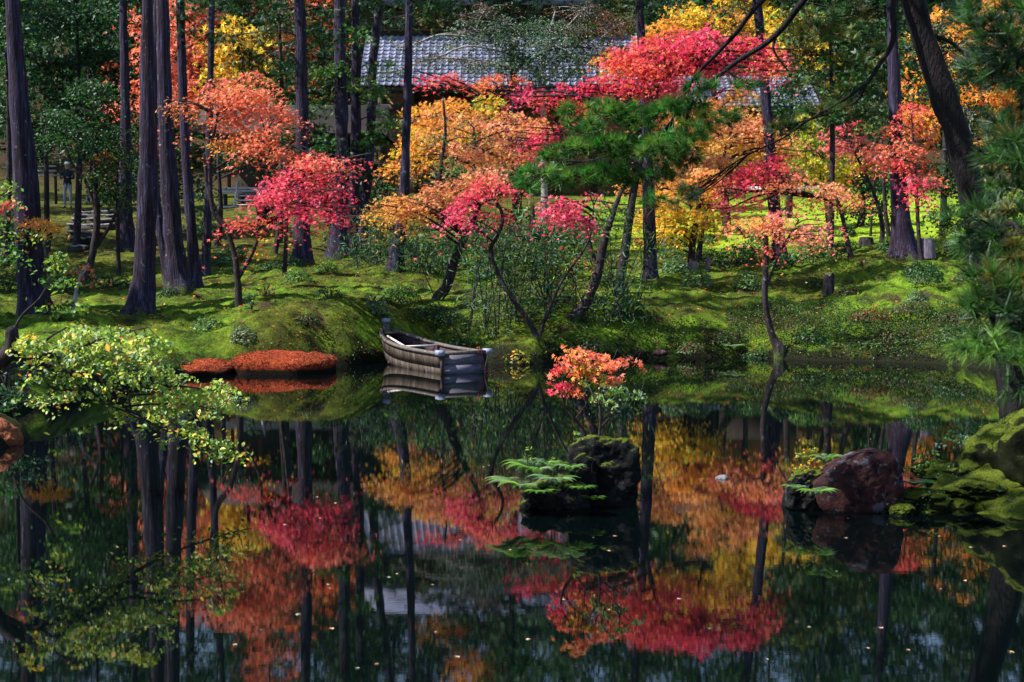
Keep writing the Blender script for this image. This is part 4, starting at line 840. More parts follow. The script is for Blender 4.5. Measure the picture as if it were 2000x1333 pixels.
for a in [(640, 622, 30.2, 28, 10, ['dark', 'green'], 'low dark bush in the dip between the left mound and the boat bank'), (600, 655, 28.4, 24, 9, ['green', 'dark', 'brown'], 'small dark bush on the near flank of the left mound above the red moss'), (410, 660, 28.0, 36, 13, ['dark', 'green', 'leaf'], 'dark mossy bush below the small leafy sapling left of the mound'),
          (880, 650, 30.4, 36, 13, ['dark', 'green'], 'dark bush on the bank above the middle of the boat'), (1150, 685, 29.6, 40, 12, ['dark', 'green', 'brown'], 'dark bush at the waterline under the forked dark tree'), (1250, 690, 29.7, 36, 12, ['dark', 'brown'], 'dark brown bush overhanging the water right of the forked tree'),
          (1580, 690, 30.2, 30, 12, ['dark', 'green'], 'dark bush at the waterline just right of the crooked maple root'), (1760, 690, 30.0, 40, 14, ['dark', 'green', 'brown'], 'dark bush at the waterline right of the bright shore fern'), (1870, 705, 29.0, 44, 16, ['dark', 'green'], 'dark bush at the right end of the far waterline'), (1480, 690, 30.3, 30, 9, ['dark', 'green'], 'low dark bush at the waterline left of the crooked maple root'),
          (1500, 640, 31.6, 26, 11, ['dark', 'green', 'brown'], 'dark bush on the slope behind the crooked maple trunk'), (560, 540, 41, 26, 12, ['dark', 'green'], 'dark bush at the foot of the thin straight trunk'), (330, 600, 32.5, 22, 10, ['dark', 'green'], 'small dark bush between the two thickest cedars'), (1900, 570, 33, 34, 16, ['dark', 'green'], 'dark bush on the upper right slope beside the pale stem')]:
    px, py, D, rx, ry, col, lab = a; shrub(lab, px, py, D, rx*1.1, ry*1.1, col, leaf=.055, cover=2.2, var=.3)
shrub('lime yellow rounded shrub behind the violet stump', 1852, 520, 38, 44, 26, ['ylime', 'lime'], leaf=.07, name='bright_shrub')
shrub('glossy blue green shrub standing left of the boat bow on the moss', 735, 618, 29.6, 32, 34, ['blue', 'green', 'sage'], leaf=.075, cover=1.0, open_=1, name='leafy_shrub')
shrub('glossy blue green shrub at the waterline left of the boat', 690, 704, 28.0, 38, 24, ['blue', 'green'], leaf=.07, cover=1.1, open_=1, name='leafy_shrub')
shrub('small twiggy reddish shrub on the crest of the left mound', 519, 595, 31, 18, 20, ['sage', 'salmon', 'brown'], leaf=.05, cover=.8, open_=1, name='twiggy_shrub')
shrub('small dark leafy sapling on the near flank of the left mound', 492, 640, 28.6, 16, 22, ['green', 'blue'], leaf=.06, cover=.8, open_=1, name='leafy_shrub')
shrub('pale grey green shrub on the bank right of the forked trunk', 1215, 590, 33, 32, 36, ['sage', 'blue', 'green'], leaf=.09, cover=.9, open_=1, name='leafy_shrub')
shrub('blue green bush among the cedars on the left slope', 430, 525, 40, 30, 24, ['blue', 'green'], leaf=.08, cover=1, open_=1, name='leafy_shrub')
shrub('pale green leafy sapling on the dark slope left of the stairs', 115, 560, 27.5, 50, 44, ['leaf', 'lime', 'green'], leaf=.10, cover=.8, open_=1, name='leafy_shrub')
shrub('dark leafy bush at the left edge by the water', 30, 815, 18.5, 75, 62, ['dark', 'blue', 'green'], leaf=.07, cover=1.0, open_=1, name='leafy_shrub')
shrub('dark low bush on the left shore under the yellow green branch', 130, 770, 22.5, 50, 20, ['dark', 'green'], leaf=.06, cover=1.0)
shrub('dark low bush behind the tip of the yellow green branch', 240, 745, 24.5, 50, 18, ['dark', 'green'], leaf=.06, cover=1.0)
shrub('yellow green low plant on the bank at the root of the crooked twin maple', 1010, 672, 28.6, 28, 12, ['olive', 'lime', 'gold'], leaf=.06, cover=.45, kind='maple', name='ground_plant', cat='plant')
shrub('small orange plant on the bank right of the boat', 1000, 688, 28.4, 16, 6, ['orange', 'rust'], leaf=.06, kind='maple', name='ground_plant', cat='plant')
shrub('small orange plant leaning over the water in the middle of the far shore', 1310, 672, 30.2, 34, 6, ['rust', 'orange'], leaf=.06, name='ground_plant', cat='plant')
# plants round the two rocks and the near bank
shrub('leafy green azalea tuft on the left shoulder of the islet rock', 1140, 870, 12.9, 22, 17, ['leaf', 'sage', 'lime'], leaf=.028, cover=.7, open_=1, stemw=.004, name='rock_plant', cat='plant', free=True)
shrub('tall thin sprig with pale leaves left of the islet rock', 1030, 905, 12.8, 8, 26, ['lime', 'leaf'], leaf=.05, kind='bamboo', cover=.5, open_=1, stemw=.005, name='rock_plant', cat='plant', free=True)
shrub('small sprig with narrow leaves just left of the islet rock', 1077, 925, 12.9, 10, 24, ['leaf', 'lime'], leaf=.05, kind='bamboo', cover=.6, open_=1, stemw=.005, name='rock_plant', cat='plant', free=True)
shrub('bushy yellow green plant on the ledge left of the lichen boulder', 1572, 940, 12.9, 34, 42, ['olive', 'leaf', 'gold'], leaf=.035, cover=.9, open_=1, stemw=.005, name='rock_plant', cat='plant', free=True)
shrub('green azalea growing between the lichen boulder and the mossy bank', 1800, 930, 13.6, 32, 40, ['leaf', 'olive', 'green'], leaf=.035, cover=.9, open_=1, stemw=.005, name='rock_plant', cat='plant', free=True)
shrub('glossy dark green bush on top of the mossy near bank', 1880, 880, 14.2, 46, 26, ['green', 'blue'], leaf=.04, cover=.9, open_=1, stemw=.005, name='rock_plant', cat='plant', free=True)
shrub('fine grassy tuft at the right foot of the islet rock', 1240, 990, 12.9, 14, 18, ['green', 'leaf'], leaf=.05, kind='bamboo', cover=.6, open_=1, stemw=.003, name='rock_plant', cat='plant', free=True)
fern('pale green fern spreading over the water at the left tip of the islet', 1020, 965, 12.62, 74, 10, ['sage', 'leaf'], (-.5, -.1), 1, .45)
fern('pale fern arching up behind the left tip of the islet', 1045, 938, 12.85, 70, 10, ['sage', 'leaf'], (-.4, 0), 21, .6)
fern('green fern in the middle of the islet ledge', 1085, 955, 12.6, 62, 10, ['leaf', 'sage'], (-.1, -.2), 2, .5)
fern('bushy fern against the left face of the islet rock', 1112, 930, 12.8, 50, 9, ['sage', 'leaf'], (-.3, -.1), 22, .6)
fern('small fern on the islet ledge against the rock foot', 1135, 965, 12.5, 42, 8, ['leaf', 'green'], (-.1, -.3), 3, .4)
fern('low fern trailing over the front edge of the islet ledge', 1055, 972, 12.5, 48, 9, ['leaf', 'green'], (-.2, -.3), 26, .35)
fern('dark green fern at the waterline under the islet rock', 1160, 985, 12.55, 36, 8, ['green', 'leaf'], (0, -.3), 27, .4)
fern('bright little fern tuft on the crest of the islet ledge', 1070, 925, 12.9, 40, 9, ['sage', 'leaf'], (-.1, 0), 28, .8)
fern('bright green fern above the left ledge of the lichen boulder', 1612, 912, 12.55, 46, 9, ['sage', 'leaf'], (.1, -.1), 4, .6)
fern('bright green fern at the waterline left of the lichen boulder', 1592, 975, 12.3, 52, 10, ['sage', 'leaf'], (0, -.2), 5, .45)
fern('small bright fern low on the ledge left of the lichen boulder', 1552, 965, 12.4, 34, 8, ['leaf', 'sage'], (-.1, -.2), 25, .5)
fern('bluish fern between the lichen boulder and the mossy bank', 1785, 955, 12.9, 50, 9, ['blue', 'leaf'], (.1, -.4), 6, .3)
fern('bright fern at the far waterline left of the crooked maple', 1432, 690, 30.0, 32, 9, ['leaf', 'sage'], (0, -.3), 7, .5)
fern('bright fern at the far waterline right of the crooked maple', 1700, 688, 30.0, 34, 9, ['leaf', 'sage'], (0, -.3), 8, .5)
fern('small fern on the shore between the two bright ferns', 1632, 690, 30.0, 20, 7, ['leaf', 'green'], (0, -.3), 9, .5)
fern('dark fern at the right end of the far shore', 1810, 690, 29.8, 34, 9, ['blue', 'green'], (0, -.3), 10, .5)
fern('small fern tuft in the water left of the red moss mounds', 350, 735, 25.8, 22, 8, ['blue', 'green'], (0, -.3), 11, .5)
fern('fern on the bank below the forked dark trunk', 1075, 640, 30, 34, 9, ['leaf', 'green'], (0, -.2), 12, .5)
fern('fern at the right edge of the far shore under the pine', 1955, 700, 28.5, 40, 9, ['leaf', 'green'], (0, -.2), 13, .5)

r = np.random.default_rng(91); V_b, F_b = bank.out(); F_b = F_b[0]; k = r.integers(0, len(F_b), 9000); pos = V_b[F_b[k, 0]]; pos = pos[(pos[:, 2] > .03) & (fbm(pos*2.2+3, 3) > .02)]; n = len(pos)
Vb, Fb, cb = leaves(pos+r.normal(0, .03, (n, 3)), r.normal(0, .6, (n, 3))+np.array([0, -.3, .7]), r.uniform(.018, .04, n), clr(['dark', 'green', 'dark', 'blue'], n, r, .3), 'oval', r)
tag(obj('bank_plants', mesh('bank_plants', Vb, Fb, BROAD, False, cb)), kind='stuff')
# red moss mounds at the shore
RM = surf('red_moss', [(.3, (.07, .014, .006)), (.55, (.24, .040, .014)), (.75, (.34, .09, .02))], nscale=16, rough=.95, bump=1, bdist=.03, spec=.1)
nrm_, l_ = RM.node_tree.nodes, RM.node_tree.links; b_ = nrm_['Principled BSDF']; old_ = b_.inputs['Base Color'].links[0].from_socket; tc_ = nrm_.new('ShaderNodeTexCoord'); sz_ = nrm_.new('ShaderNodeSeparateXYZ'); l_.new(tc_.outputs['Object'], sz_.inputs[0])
mr_ = nrm_.new('ShaderNodeMapRange'); mr_.inputs[1].default_value = .13; mr_.inputs[2].default_value = .07; l_.new(sz_.outputs['Z'], mr_.inputs[0]); mx_ = nrm_.new('ShaderNodeMixRGB'); l_.new(mr_.outputs[0], mx_.inputs[0]); l_.new(old_, mx_.inputs[1]); mx_.inputs[2].default_value = (.008, .006, .005, 1); l_.new(mx_.outputs[0], b_.inputs['Base Color'])  # dark skirt near the water: undercut shade painted into the moss colour
def moundr(label, px, D, rxp, top, bot):
    m = M(D); c = P(px, bot, D+.5); c[2] = .0; H = P(px, top, D+.7)[2]; t = thing('red_moss_mound', label, 'moss mound', c)
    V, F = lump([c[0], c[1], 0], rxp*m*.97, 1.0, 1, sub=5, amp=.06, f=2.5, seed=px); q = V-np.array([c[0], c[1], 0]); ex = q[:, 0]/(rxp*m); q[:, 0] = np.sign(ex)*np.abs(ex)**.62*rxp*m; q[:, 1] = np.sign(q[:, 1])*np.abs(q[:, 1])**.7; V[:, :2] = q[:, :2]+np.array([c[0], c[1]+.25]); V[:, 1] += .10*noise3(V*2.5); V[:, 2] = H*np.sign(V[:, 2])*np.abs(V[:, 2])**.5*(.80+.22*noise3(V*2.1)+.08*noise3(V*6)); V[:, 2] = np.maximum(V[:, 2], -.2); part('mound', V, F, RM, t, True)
    r = np.random.default_rng(px); N = 9000; k = r.integers(0, len(F), N); w_ = r.dirichlet((1, 1, 1), N); pos = (V[F[k]]*w_[..., None]).sum(1); nn = pos-c; pos = pos[pos[:, 2] > .12]; nn = pos-c
    N = len(pos); R = rots(np.cross(nn, r.normal(size=nn.shape)), r); up_ = nn/np.linalg.norm(nn, axis=1)[:, None]+r.normal(0, .5, (N, 3)); up_ /= np.linalg.norm(up_, axis=1)[:, None]
    u = np.cross(up_, r.normal(size=(N, 3))); u /= np.linalg.norm(u, axis=1)[:, None]; R = np.stack([u, np.cross(up_, u), up_], -1)
    Vb, Fb, cb = leaves(pos-up_*.01, None, r.uniform(.04, .075, N), clr(['rust', 'scarlet', 'rust', 'red', 'brown', 'brown', 'rust'], N, r, .4)*(.55+.35*np.clip(fbm(pos*2.2, 3)[:, None]+.5, 0, 1)), 'blade', r, R)
    part('shoots', Vb, Fb, MOSSLEAF, t, False, cb, kind='stuff')
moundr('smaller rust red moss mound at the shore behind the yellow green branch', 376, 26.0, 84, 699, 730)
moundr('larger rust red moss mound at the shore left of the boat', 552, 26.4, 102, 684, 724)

# moss shoots: tiny blades over the near ground
r = np.random.default_rng(11); N = 230000
D_ = 24+ (r.random(N)**1.3)*20; xx = (r.random(N)-.5)*2*.40*D_; zz = G(xx, D_); ok = zz > .02; xx, D_, zz = xx[ok], D_[ok], zz[ok]; N = len(xx)
nz = fbm(np.stack([xx*1.1, D_*1.1, zz*0], 1), 3); up_ = np.stack([r.normal(0, .55, N), r.normal(0, .55, N)-.1, np.ones(N)], 1); up_ /= np.linalg.norm(up_, axis=1)[:, None]
u = np.cross(up_, r.normal(size=(N, 3))); u /= np.linalg.norm(u, axis=1)[:, None]
pal = np.array([(.07, .14, .010), (.12, .20, .015), (.17, .24, .02), (.08, .07, .010), (.025, .05, .008)]); ci = np.clip((nz*3+2+r.normal(0, .9, N)).astype(int), 0, 4)
cb = pal[np.array([4, 0, 1, 2, 3])[ci]]*np.exp(r.normal(0, .2, (N, 1)))
Vb, Fb, cb = leaves(np.stack([xx, D_, zz-.004], 1), None, r.uniform(.02, .05, N)*(1+.02*(D_-24)), cb, 'blade', r, np.stack([u, np.cross(up_, u), up_], -1))
tag(obj('moss_shoots', mesh('moss_shoots', Vb, Fb, MOSSLEAF, False, cb)), kind='stuff')
# mixed undergrowth along the foot of the bank
N = 190000; D_ = 27+r.random(N)*6.5; xx = (r.random(N)-.30)*1.0*.80*D_; zz = G(xx, D_); pm = fbm(np.stack([xx*.9, D_*.9, zz*0], 1), 3)
ok = (zz > .03) & (zz < .40+.50*np.clip(xx/6, 0, 1)+.25*fbm(np.stack([xx*.7, D_*.7, zz*0+8], 1), 2)) & (pm+np.where(xx > 1.2, .34, -.06) > .02); xx, D_, zz, pm = xx[ok], D_[ok], zz[ok], pm[ok]; N = len(xx)
pc = fbm(np.stack([xx*2.2, D_*2.2, zz*0+4], 1), 2); c_ = np.where((pc > .12)[:, None], clr(['brown', 'olive', 'dark', 'dark'], N, r, .3), clr(['dark', 'dark', 'green', 'olive', 'green'], N, r, .35))
Vb, Fb, cb = leaves(np.stack([xx, D_, zz+r.random(N)*.16*(1+2*np.clip(pm, 0, 1))], 1), r.normal(0, .6, (N, 3))+np.array([0, 0, .8]), r.uniform(.03, .06, N), c_, 'oval', r)
tag(obj('undergrowth', mesh('undergrowth', Vb, Fb, BROAD, False, cb)), kind='stuff')
# fallen leaves and small debris on the moss
N = 15000; D_ = 25+r.random(N)*30; xx = (r.random(N)-.5)*.8*D_; zz = G(xx, D_); ok = zz > .05; xx, D_, zz = xx[ok], D_[ok], zz[ok]; N = len(xx)
Vb, Fb, cb = leaves(np.stack([xx, D_, zz+.02], 1), r.normal(0, .3, (N, 3))+np.array([0, 0, 1]), r.uniform(.03, .06, N), clr(['rust', 'orange', 'gold', 'brown', 'red'], N, r, .3), 'maple', r)
tag(obj('fallen_leaves', mesh('fallen_leaves', Vb, Fb, MAPLE, False, cb)), kind='stuff')

# ------------------------------------------------------------------ trees
def cedar(label, D, trunk, pads=(), high=True, hang=True, nhigh=280, zstart=9.0, name='cedar_tree', cols=('cedar', 'green', 'dark'), bark=None, htop=15, crownr=1.6):
    """tall bare trunk; its own crown starts above what the picture shows. trunk [(px,py,w)] base first, last point at the frame top"""
    tr = list(trunk); x0, y0, w0 = tr[-1][:3]; x1, y1, w1 = tr[-2][:3]
    m = M(D); pyt = lambda z: HY-(z-CH)/m
    top = htop; yt = pyt(top); sl = (x0-x1)/(y0-y1+1e-6)
    tr.append((x0+sl*(yt-y0)*.5, (y0+yt)/2, w0*.8)); tr.append((x0+sl*(yt-y0)*.8, yt, w0*.35))
    pd = list(pads); rq = np.random.default_rng(int(tr[0][0])+3); ys_ = -60-rq.uniform(0, 30)
    if high and hang:
        for q in range(5): pd.append((x0+sl*(ys_-y0)+rq.normal(0, 34), rq.uniform(-150, 20), rq.uniform(34, 60), rq.uniform(10, 18), ['cedar', 'dark', 'green']))
    root = build_tree(name, label, 'tree', tr, pd, leaf=.13, kind='spray', mat=EVERG, bark=bark or BARK, D=D, cover=1.15, seg=16, flute=.035, spray=.34, up=.6)
    if high:
        r = np.random.default_rng(int(tr[0][0])); n = nhigh; zc0 = max(zstart, 3.0+CH+560*m); z = zc0+(top+1-zc0)*r.random(n)**1.3; f = (z-zc0)/(top+1-zc0)
        rad = crownr*(1.05-f)*np.sqrt(r.random(n)); a = r.random(n)*6.283; lastp = P(tr[-1][0], tr[-1][1], D)
        pos = np.stack([lastp[0]+np.cos(a)*rad, D+np.sin(a)*rad, z-.25*rad], 1)
        nr = np.stack([np.cos(a)*.5+r.normal(0, .4, n), np.sin(a)*.5+r.normal(0, .4, n), np.ones(n)], 1)
        V, F, c = leaves(pos, nr, r.uniform(.3, .55, n), clr(list(cols), n, r, .2), 'spray', r); part('crown', V, F, EVERG, root, False, c)
    return root
cedar('leftmost thick cedar with moss at its foot and a blue lit trunk', 30.0, [(62, 632, 50), (52, 480, 40), (38, 250, 34), (24, 0, 26)], htop=20, hang=False, nhigh=160, crownr=1.1, zstart=15.5)
cedar('cedar trunk standing right against the leftmost cedar', 31.2, [(76, 618, 34), (70, 480, 26), (62, 330, 22), (48, 180, 14)], high=False)
cedar('thick leaning cedar with its base nearest the pond in the left group', 30.0, [(275, 634, 50), (284, 480, 40), (290, 300, 36), (288, 120, 28), (288, 0, 22)], htop=20, hang=False, nhigh=160, crownr=1.1, zstart=15.5)
cedar('thick cedar just right of the nearest leaning cedar', 33.0, [(350, 592, 42), (338, 460, 36), (327, 300, 32), (320, 120, 26), (318, 0, 24)], htop=21, hang=False, nhigh=160, crownr=1.1, zstart=15.5)
cedar('slim dark cedar touching the thick pair on their right', 36.0, [(383, 573, 24), (372, 420, 20), (360, 250, 18), (352, 0, 16)], pads=[(350, 30, 30, 14, ['dark', 'cedar']), (390, 60, 36, 14, ['dark', 'cedar'])])
cedar('slim cedar leaning behind the twin thick cedars', 37.0, [(330, 560, 18), (312, 440, 16), (300, 300, 14), (305, 60, 12)], high=False)
cedar('slender dark cedar behind the red maple with its lower trunk showing', 38.5, [(400, 556, 18), (406, 420, 16), (410, 200, 13), (414, 0, 12)])
cedar('cedar with blue lit trunk behind the right side of the red maple', 42.0, [(590, 528, 36), (589, 400, 28), (590, 200, 24), (585, 0, 20)], pads=[(560, 110, 40, 18, 'cedar'), (620, 60, 36, 20, ['cedar', 'green']), (530, 60, 40, 16, ['cedar', 'olive'])])
cedar('pale barked thick cedar left of the centre with bright drooping sprays', 44.0, [(660, 517, 36), (667, 300, 26), (664, 120, 24), (663, 0, 22)],
      pads=[(640, 130, 40, 26, ['green', 'cedar', 'leaf']), (690, 60, 30, 20, ['green', 'leaf']), (620, 200, 40, 24, ['green', 'cedar', 'leaf']), (700, 150, 30, 22, ['green', 'leaf', 'olive']), (640, 280, 34, 18, ['cedar', 'green']), (610, 150, 30, 20, ['green', 'olive'])])
cedar('slim cedar immediately right of the pale barked thick cedar', 44.8, [(686, 522, 24), (694, 330, 20), (695, 150, 19), (695, 0, 18)],
      pads=[(740, 170, 36, 24, ['green', 'leaf', 'cedar']), (760, 230, 34, 22, ['green', 'leaf']), (720, 270, 30, 24, ['cedar', 'green', 'leaf']), (745, 120, 24, 14, ['green', 'leaf'])])
cedar('slim leaning cedar forking in front of the temple roof', 46.0, [(703, 470, 22), (722, 290, 18), (728, 130, 16), (742, 0, 17)], pads=[(700, 330, 30, 20, ['dark', 'cedar'])])
cedar('straight cedar in front of the left end of the temple roof', 38.0, [(770, 541, 28), (786, 420, 22), (792, 300, 17), (797, 150, 16), (799, 0, 13)])
cedar('cedar standing on the right of the pond centre with its base on the bright moss', 36.0, [(1270, 562, 27), (1267, 400, 24), (1260, 200, 18), (1248, 0, 16)], htop=14, crownr=1.2)
cedar('tall dark cedar rising behind the shore maple and the hedge', 40.0, [(1525, 528, 28), (1512, 400, 24), (1500, 250, 20), (1488, 100, 19), (1478, 0, 17)], high=True)
cedar('biggest cedar on the right standing on top of the moss mound', 37.0, [(1765, 516, 50), (1758, 400, 34), (1748, 200, 25), (1741, 0, 17)], htop=15)
cedar('dark thick reddish trunk half hidden behind the nearest leaning cedar', 44.0, [(248, 500, 34), (244, 400, 28), (246, 260, 20), (240, 0, 14)], high=True)
for px0, yb, w_, D_, xt, lab in [(92, 480, 12, 45, 90, 'slender dark trunk on the left slope below the person'), (232, 562, 9, 39, 228, 'thin pale edged trunk beside the garden stairs'),
        (556, 552, 9, 36.5, 562, 'thin straight trunk beneath the crimson boughs'), (538, 512, 10, 43, 560, 'thin dark leaning trunk left of the middle cedar'),
        (1735, 500, 9, 43, 1722, 'thin forked trunk left of the big right cedar'), (1700, 472, 5, 46, 1712, 'very thin upright stem in front of the dark wood at right'), (1900, 480, 8, 40, 1893, 'thin pale trunk between the dark pine and the big right cedar')]:
    build_tree('slender_tree', lab, 'tree', [(px0, yb, w_), (px0*.5+xt*.5, yb-100, w_*.85), (xt, yb-230, w_*.6)], [(xt, yb-260, 50, 22, ['dark', 'green', 'olive'])], leaf=.09, kind='oval', mat=BROAD, D=D_, cover=.9, bark=BARKW if 'pale trunk' in lab else BARKD)

# --- coloured maples
build_tree('red_maple', 'large red maple with layered scarlet and crimson boughs in front of the veranda', 'tree',
    [(467, 597, 15), (464, 545, 12), (458, 500, 11), (441, 445, 10), (418, 415, 10), (410, 360, 9), (412, 300, 7), (425, 225, 4)],
    [(462, 158, 50, 18, ['scarlet', 'salmon', 'salmon']), (430, 185, 56, 20, ['salmon', 'scarlet']), (500, 190, 62, 26, ['scarlet', 'salmon']), (380, 205, 46, 12, ['salmon', 'orange', 'scarlet']), (545, 232, 44, 24, ['salmon', 'scarlet']), (470, 222, 70, 18, ['scarlet', 'salmon']),
     (350, 200, 26, 8, ['salmon', 'olive']), (470, 265, 44, 14, ['orange', 'salmon']), (520, 280, 44, 16, ['salmon', 'scarlet']), (440, 278, 24, 10, ['orange', 'gold']), (560, 300, 34, 12, ['salmon', 'scarlet'], -.4),
     (610, 312, 70, 17, ['red', 'salmon'], -.7), (690, 315, 42, 11, ['red', 'salmon'], -.8), (580, 345, 56, 16, ['crimson', 'red', 'pink'], -1), (640, 350, 50, 14, ['red', 'pink'], -.9), (545, 375, 46, 18, ['crimson', 'red', 'pink'], -1.2), (620, 385, 46, 18, ['crimson', 'red', 'pink'], -1.2),
     (505, 372, 30, 10, ['crimson', 'pink'], -1.2), (650, 415, 24, 14, ['crimson', 'red', 'pink'], -1.3), (600, 412, 36, 14, ['crimson', 'red', 'pink'], -1.3), (565, 400, 36, 12, ['crimson', 'red', 'pink'], -1.3), (478, 430, 40, 10, ['red', 'scarlet'], -.5), (520, 425, 22, 8, ['red', 'scarlet'], -.4), (535, 438, 16, 7, ['orange', 'gold'], -.3),
     (500, 490, 28, 7, ['orange', 'gold'], .2)], D=30.0, leaf=.064, cover=1.3, spray=.34, up=1.0,
    stems=[[(465, 545, 9), (490, 500, 8), (503, 465, 6), (505, 430, 4)], [(437, 440, 9), (415, 400, 8), (404, 350, 8), (398, 300, 5)], [(420, 330, 5), (470, 300, 4), (520, 270, 3)]], bark=BARKD)
build_tree('orange_maple', 'wide peach orange maple spreading flat boughs left of the centre', 'tree',
    [(855, 608, 22), (872, 560, 20), (888, 510, 18), (905, 470, 15), (925, 430, 10), (940, 395, 7)],
    [(790, 395, 62, 18, ['peach', 'orange', 'gold']), (850, 380, 60, 22, ['peach', 'salmon', 'orange']), (760, 410, 34, 12, ['gold', 'orange']), (830, 405, 60, 14, ['orange', 'peach']), (905, 365, 52, 20, ['peach', 'salmon']), (960, 335, 48, 12, ['salmon', 'peach']), (920, 345, 50, 14, ['peach', 'orange'])],
    D=32.0, leaf=.066, cover=1.45, spray=.34, up=1.0, bark=BARKD)
build_tree('crimson_maple', 'crooked twin stemmed maple on the waterline with drooping crimson boughs', 'tree',
    [(1047, 668, 12), (1030, 625, 11), (1005, 590, 10), (975, 540, 9), (958, 490, 9), (972, 460, 8), (982, 425, 7), (965, 390, 6), (940, 400, 4)],
    [(965, 350, 46, 16, ['red', 'salmon']), (930, 370, 38, 15, ['crimson', 'red']), (905, 395, 30, 14, ['crimson']), (890, 420, 20, 15, ['crimson', 'pink']), (910, 432, 18, 6, ['crimson', 'pink']), (985, 365, 26, 10, ['red', 'crimson']),
     (1085, 392, 30, 11, ['crimson', 'pink'], -.5), (1110, 405, 42, 16, ['crimson', 'pink'], -.5), (1120, 425, 34, 10, ['crimson'], -.5), (1145, 432, 17, 10, ['crimson', 'pink'], -.5), (1160, 380, 14, 8, ['crimson', 'pink'], -.5), (1000, 425, 30, 12, ['dkred', 'red'], .5)],
    D=29.2, leaf=.064, cover=1.25, up=.95, stems=[[(1050, 667, 10), (1062, 630, 8), (1078, 590, 7), (1100, 545, 5), (1150, 470, 4), (1160, 400, 3)]])
build_tree('dark_forked_tree', 'dark leaning forked tree rising from the bank right of the bench', 'tree',
    [(1120, 645, 26), (1140, 600, 22), (1165, 540, 20), (1180, 470, 16), (1200, 410, 11), (1215, 370, 7)],
    [(1150, 505, 46, 8, ['gold', 'ylime']), (1100, 515, 40, 7, ['gold', 'ylime', 'leaf']), (1165, 520, 30, 7, ['gold', 'ylime']), (1180, 400, 50, 30, ['dark', 'green']), (1220, 440, 44, 26, ['green', 'dark', 'leaf']), (1150, 440, 40, 26, ['dark', 'green']), (1150, 560, 26, 6, ['gold', 'orange'])],
    D=30.6, leaf=.075, kind='bamboo', mat=BROAD, cover=1.1, stems=[[(1168, 530, 9), (1150, 470, 7), (1140, 420, 5)]])
build_tree('big_red_maple', 'broad crimson and scarlet maple crowning the hillside right of the temple', 'tree',
    [(1205, 612, 20), (1222, 480, 18), (1240, 360, 15), (1270, 240, 11), (1300, 130, 7)],
    [(1250, 95, 56, 26, ['red', 'crimson', 'scarlet']), (1320, 80, 70, 24, ['crimson', 'red']), (1390, 75, 60, 24, ['crimson', 'pink']), (1450, 85, 50, 26, ['crimson', 'red']), (1500, 110, 40, 22, ['crimson', 'red', 'scarlet']), (1280, 125, 70, 24, ['scarlet', 'red']), (1350, 120, 60, 26, ['crimson', 'red']),
     (1220, 130, 50, 22, ['red', 'scarlet']), (1170, 165, 50, 17, ['red', 'crimson']), (1120, 180, 54, 15, ['crimson', 'red']), (1040, 180, 44, 14, ['crimson', 'pink']), (1080, 195, 44, 12, ['scarlet', 'red']), (1230, 165, 46, 17, ['scarlet', 'crimson']), (1420, 130, 40, 20, ['pink', 'crimson']), (1300, 165, 60, 15, ['crimson', 'pink']),
     (1060, 262, 36, 16, ['crimson', 'red']), (1040, 280, 26, 9, ['crimson']), (1120, 205, 40, 10, ['scarlet', 'orange']), (1510, 130, 22, 14, ['red', 'scarlet'])],
    D=34.0, leaf=.080, cover=1.15, spray=.36)
build_tree('gold_maple', 'golden maple at the top of the hillside above the crimson crown', 'tree',
    [(1420, 430, 18), (1410, 300, 14), (1390, 150, 11), (1370, 60, 7)],
    [(1300, 50, 50, 18, ['gold', 'orange']), (1350, 25, 60, 20, ['gold', 'yellow']), (1410, 30, 50, 18, ['gold', 'orange']), (1280, 75, 40, 14, ['gold', 'orange']), (1350, 60, 60, 14, ['gold', 'orange']), (1200, 120, 40, 16, ['gold', 'orange']), (1440, 55, 40, 14, ['gold', 'brown']),
     (1380, 210, 60, 22, ['orange', 'peach']), (1440, 245, 56, 20, ['orange', 'peach', 'gold']), (1500, 290, 50, 14, ['orange', 'gold']), (1420, 285, 60, 18, ['peach', 'gold']), (1360, 250, 50, 20, ['orange', 'salmon']), (1300, 220, 40, 18, ['orange', 'peach']), (1450, 180, 24, 14, ['gold', 'orange'])],
    D=49.0, leaf=.11, cover=1.8, spray=.45)
build_tree('amber_maple', 'broad amber and peach maple filling the slope between the pine boughs and the lime tree', 'tree',
    [(1364, 552, 11), (1372, 450, 10), (1400, 350, 8), (1430, 250, 5)],
    [(1400, 215, 60, 16, ['peach', 'orange']), (1460, 245, 60, 16, ['peach', 'salmon']), (1420, 275, 70, 16, ['peach', 'gold']), (1500, 275, 60, 14, ['orange', 'peach']), (1380, 310, 50, 14, ['salmon', 'peach']), (1540, 300, 46, 10, ['peach', 'gold']), (1330, 330, 50, 14, ['peach', 'orange']), (1440, 320, 50, 12, ['gold', 'yellow']), (1260, 350, 44, 14, ['orange', 'gold']), (1300, 300, 40, 14, ['peach', 'salmon'])],
    D=40.5, leaf=.09, cover=1.5, spray=.38)
build_tree('peach_maple', 'peach and coral maple spreading behind the pale leafed tree', 'tree',
    [(930, 480, 14), (925, 400, 11), (930, 320, 8), (925, 250, 5)],
    [(880, 220, 56, 12, ['peach', 'orange']), (940, 240, 56, 12, ['salmon', 'peach']), (850, 260, 56, 12, ['gold', 'peach']), (900, 290, 66, 12, ['peach', 'salmon']), (980, 280, 56, 12, ['salmon', 'peach']), (1030, 250, 46, 12, ['salmon', 'orange']), (830, 310, 50, 10, ['orange', 'gold']), (960, 315, 56, 10, ['peach', 'orange'])],
    D=48, leaf=.10, cover=1.4, spray=.42)
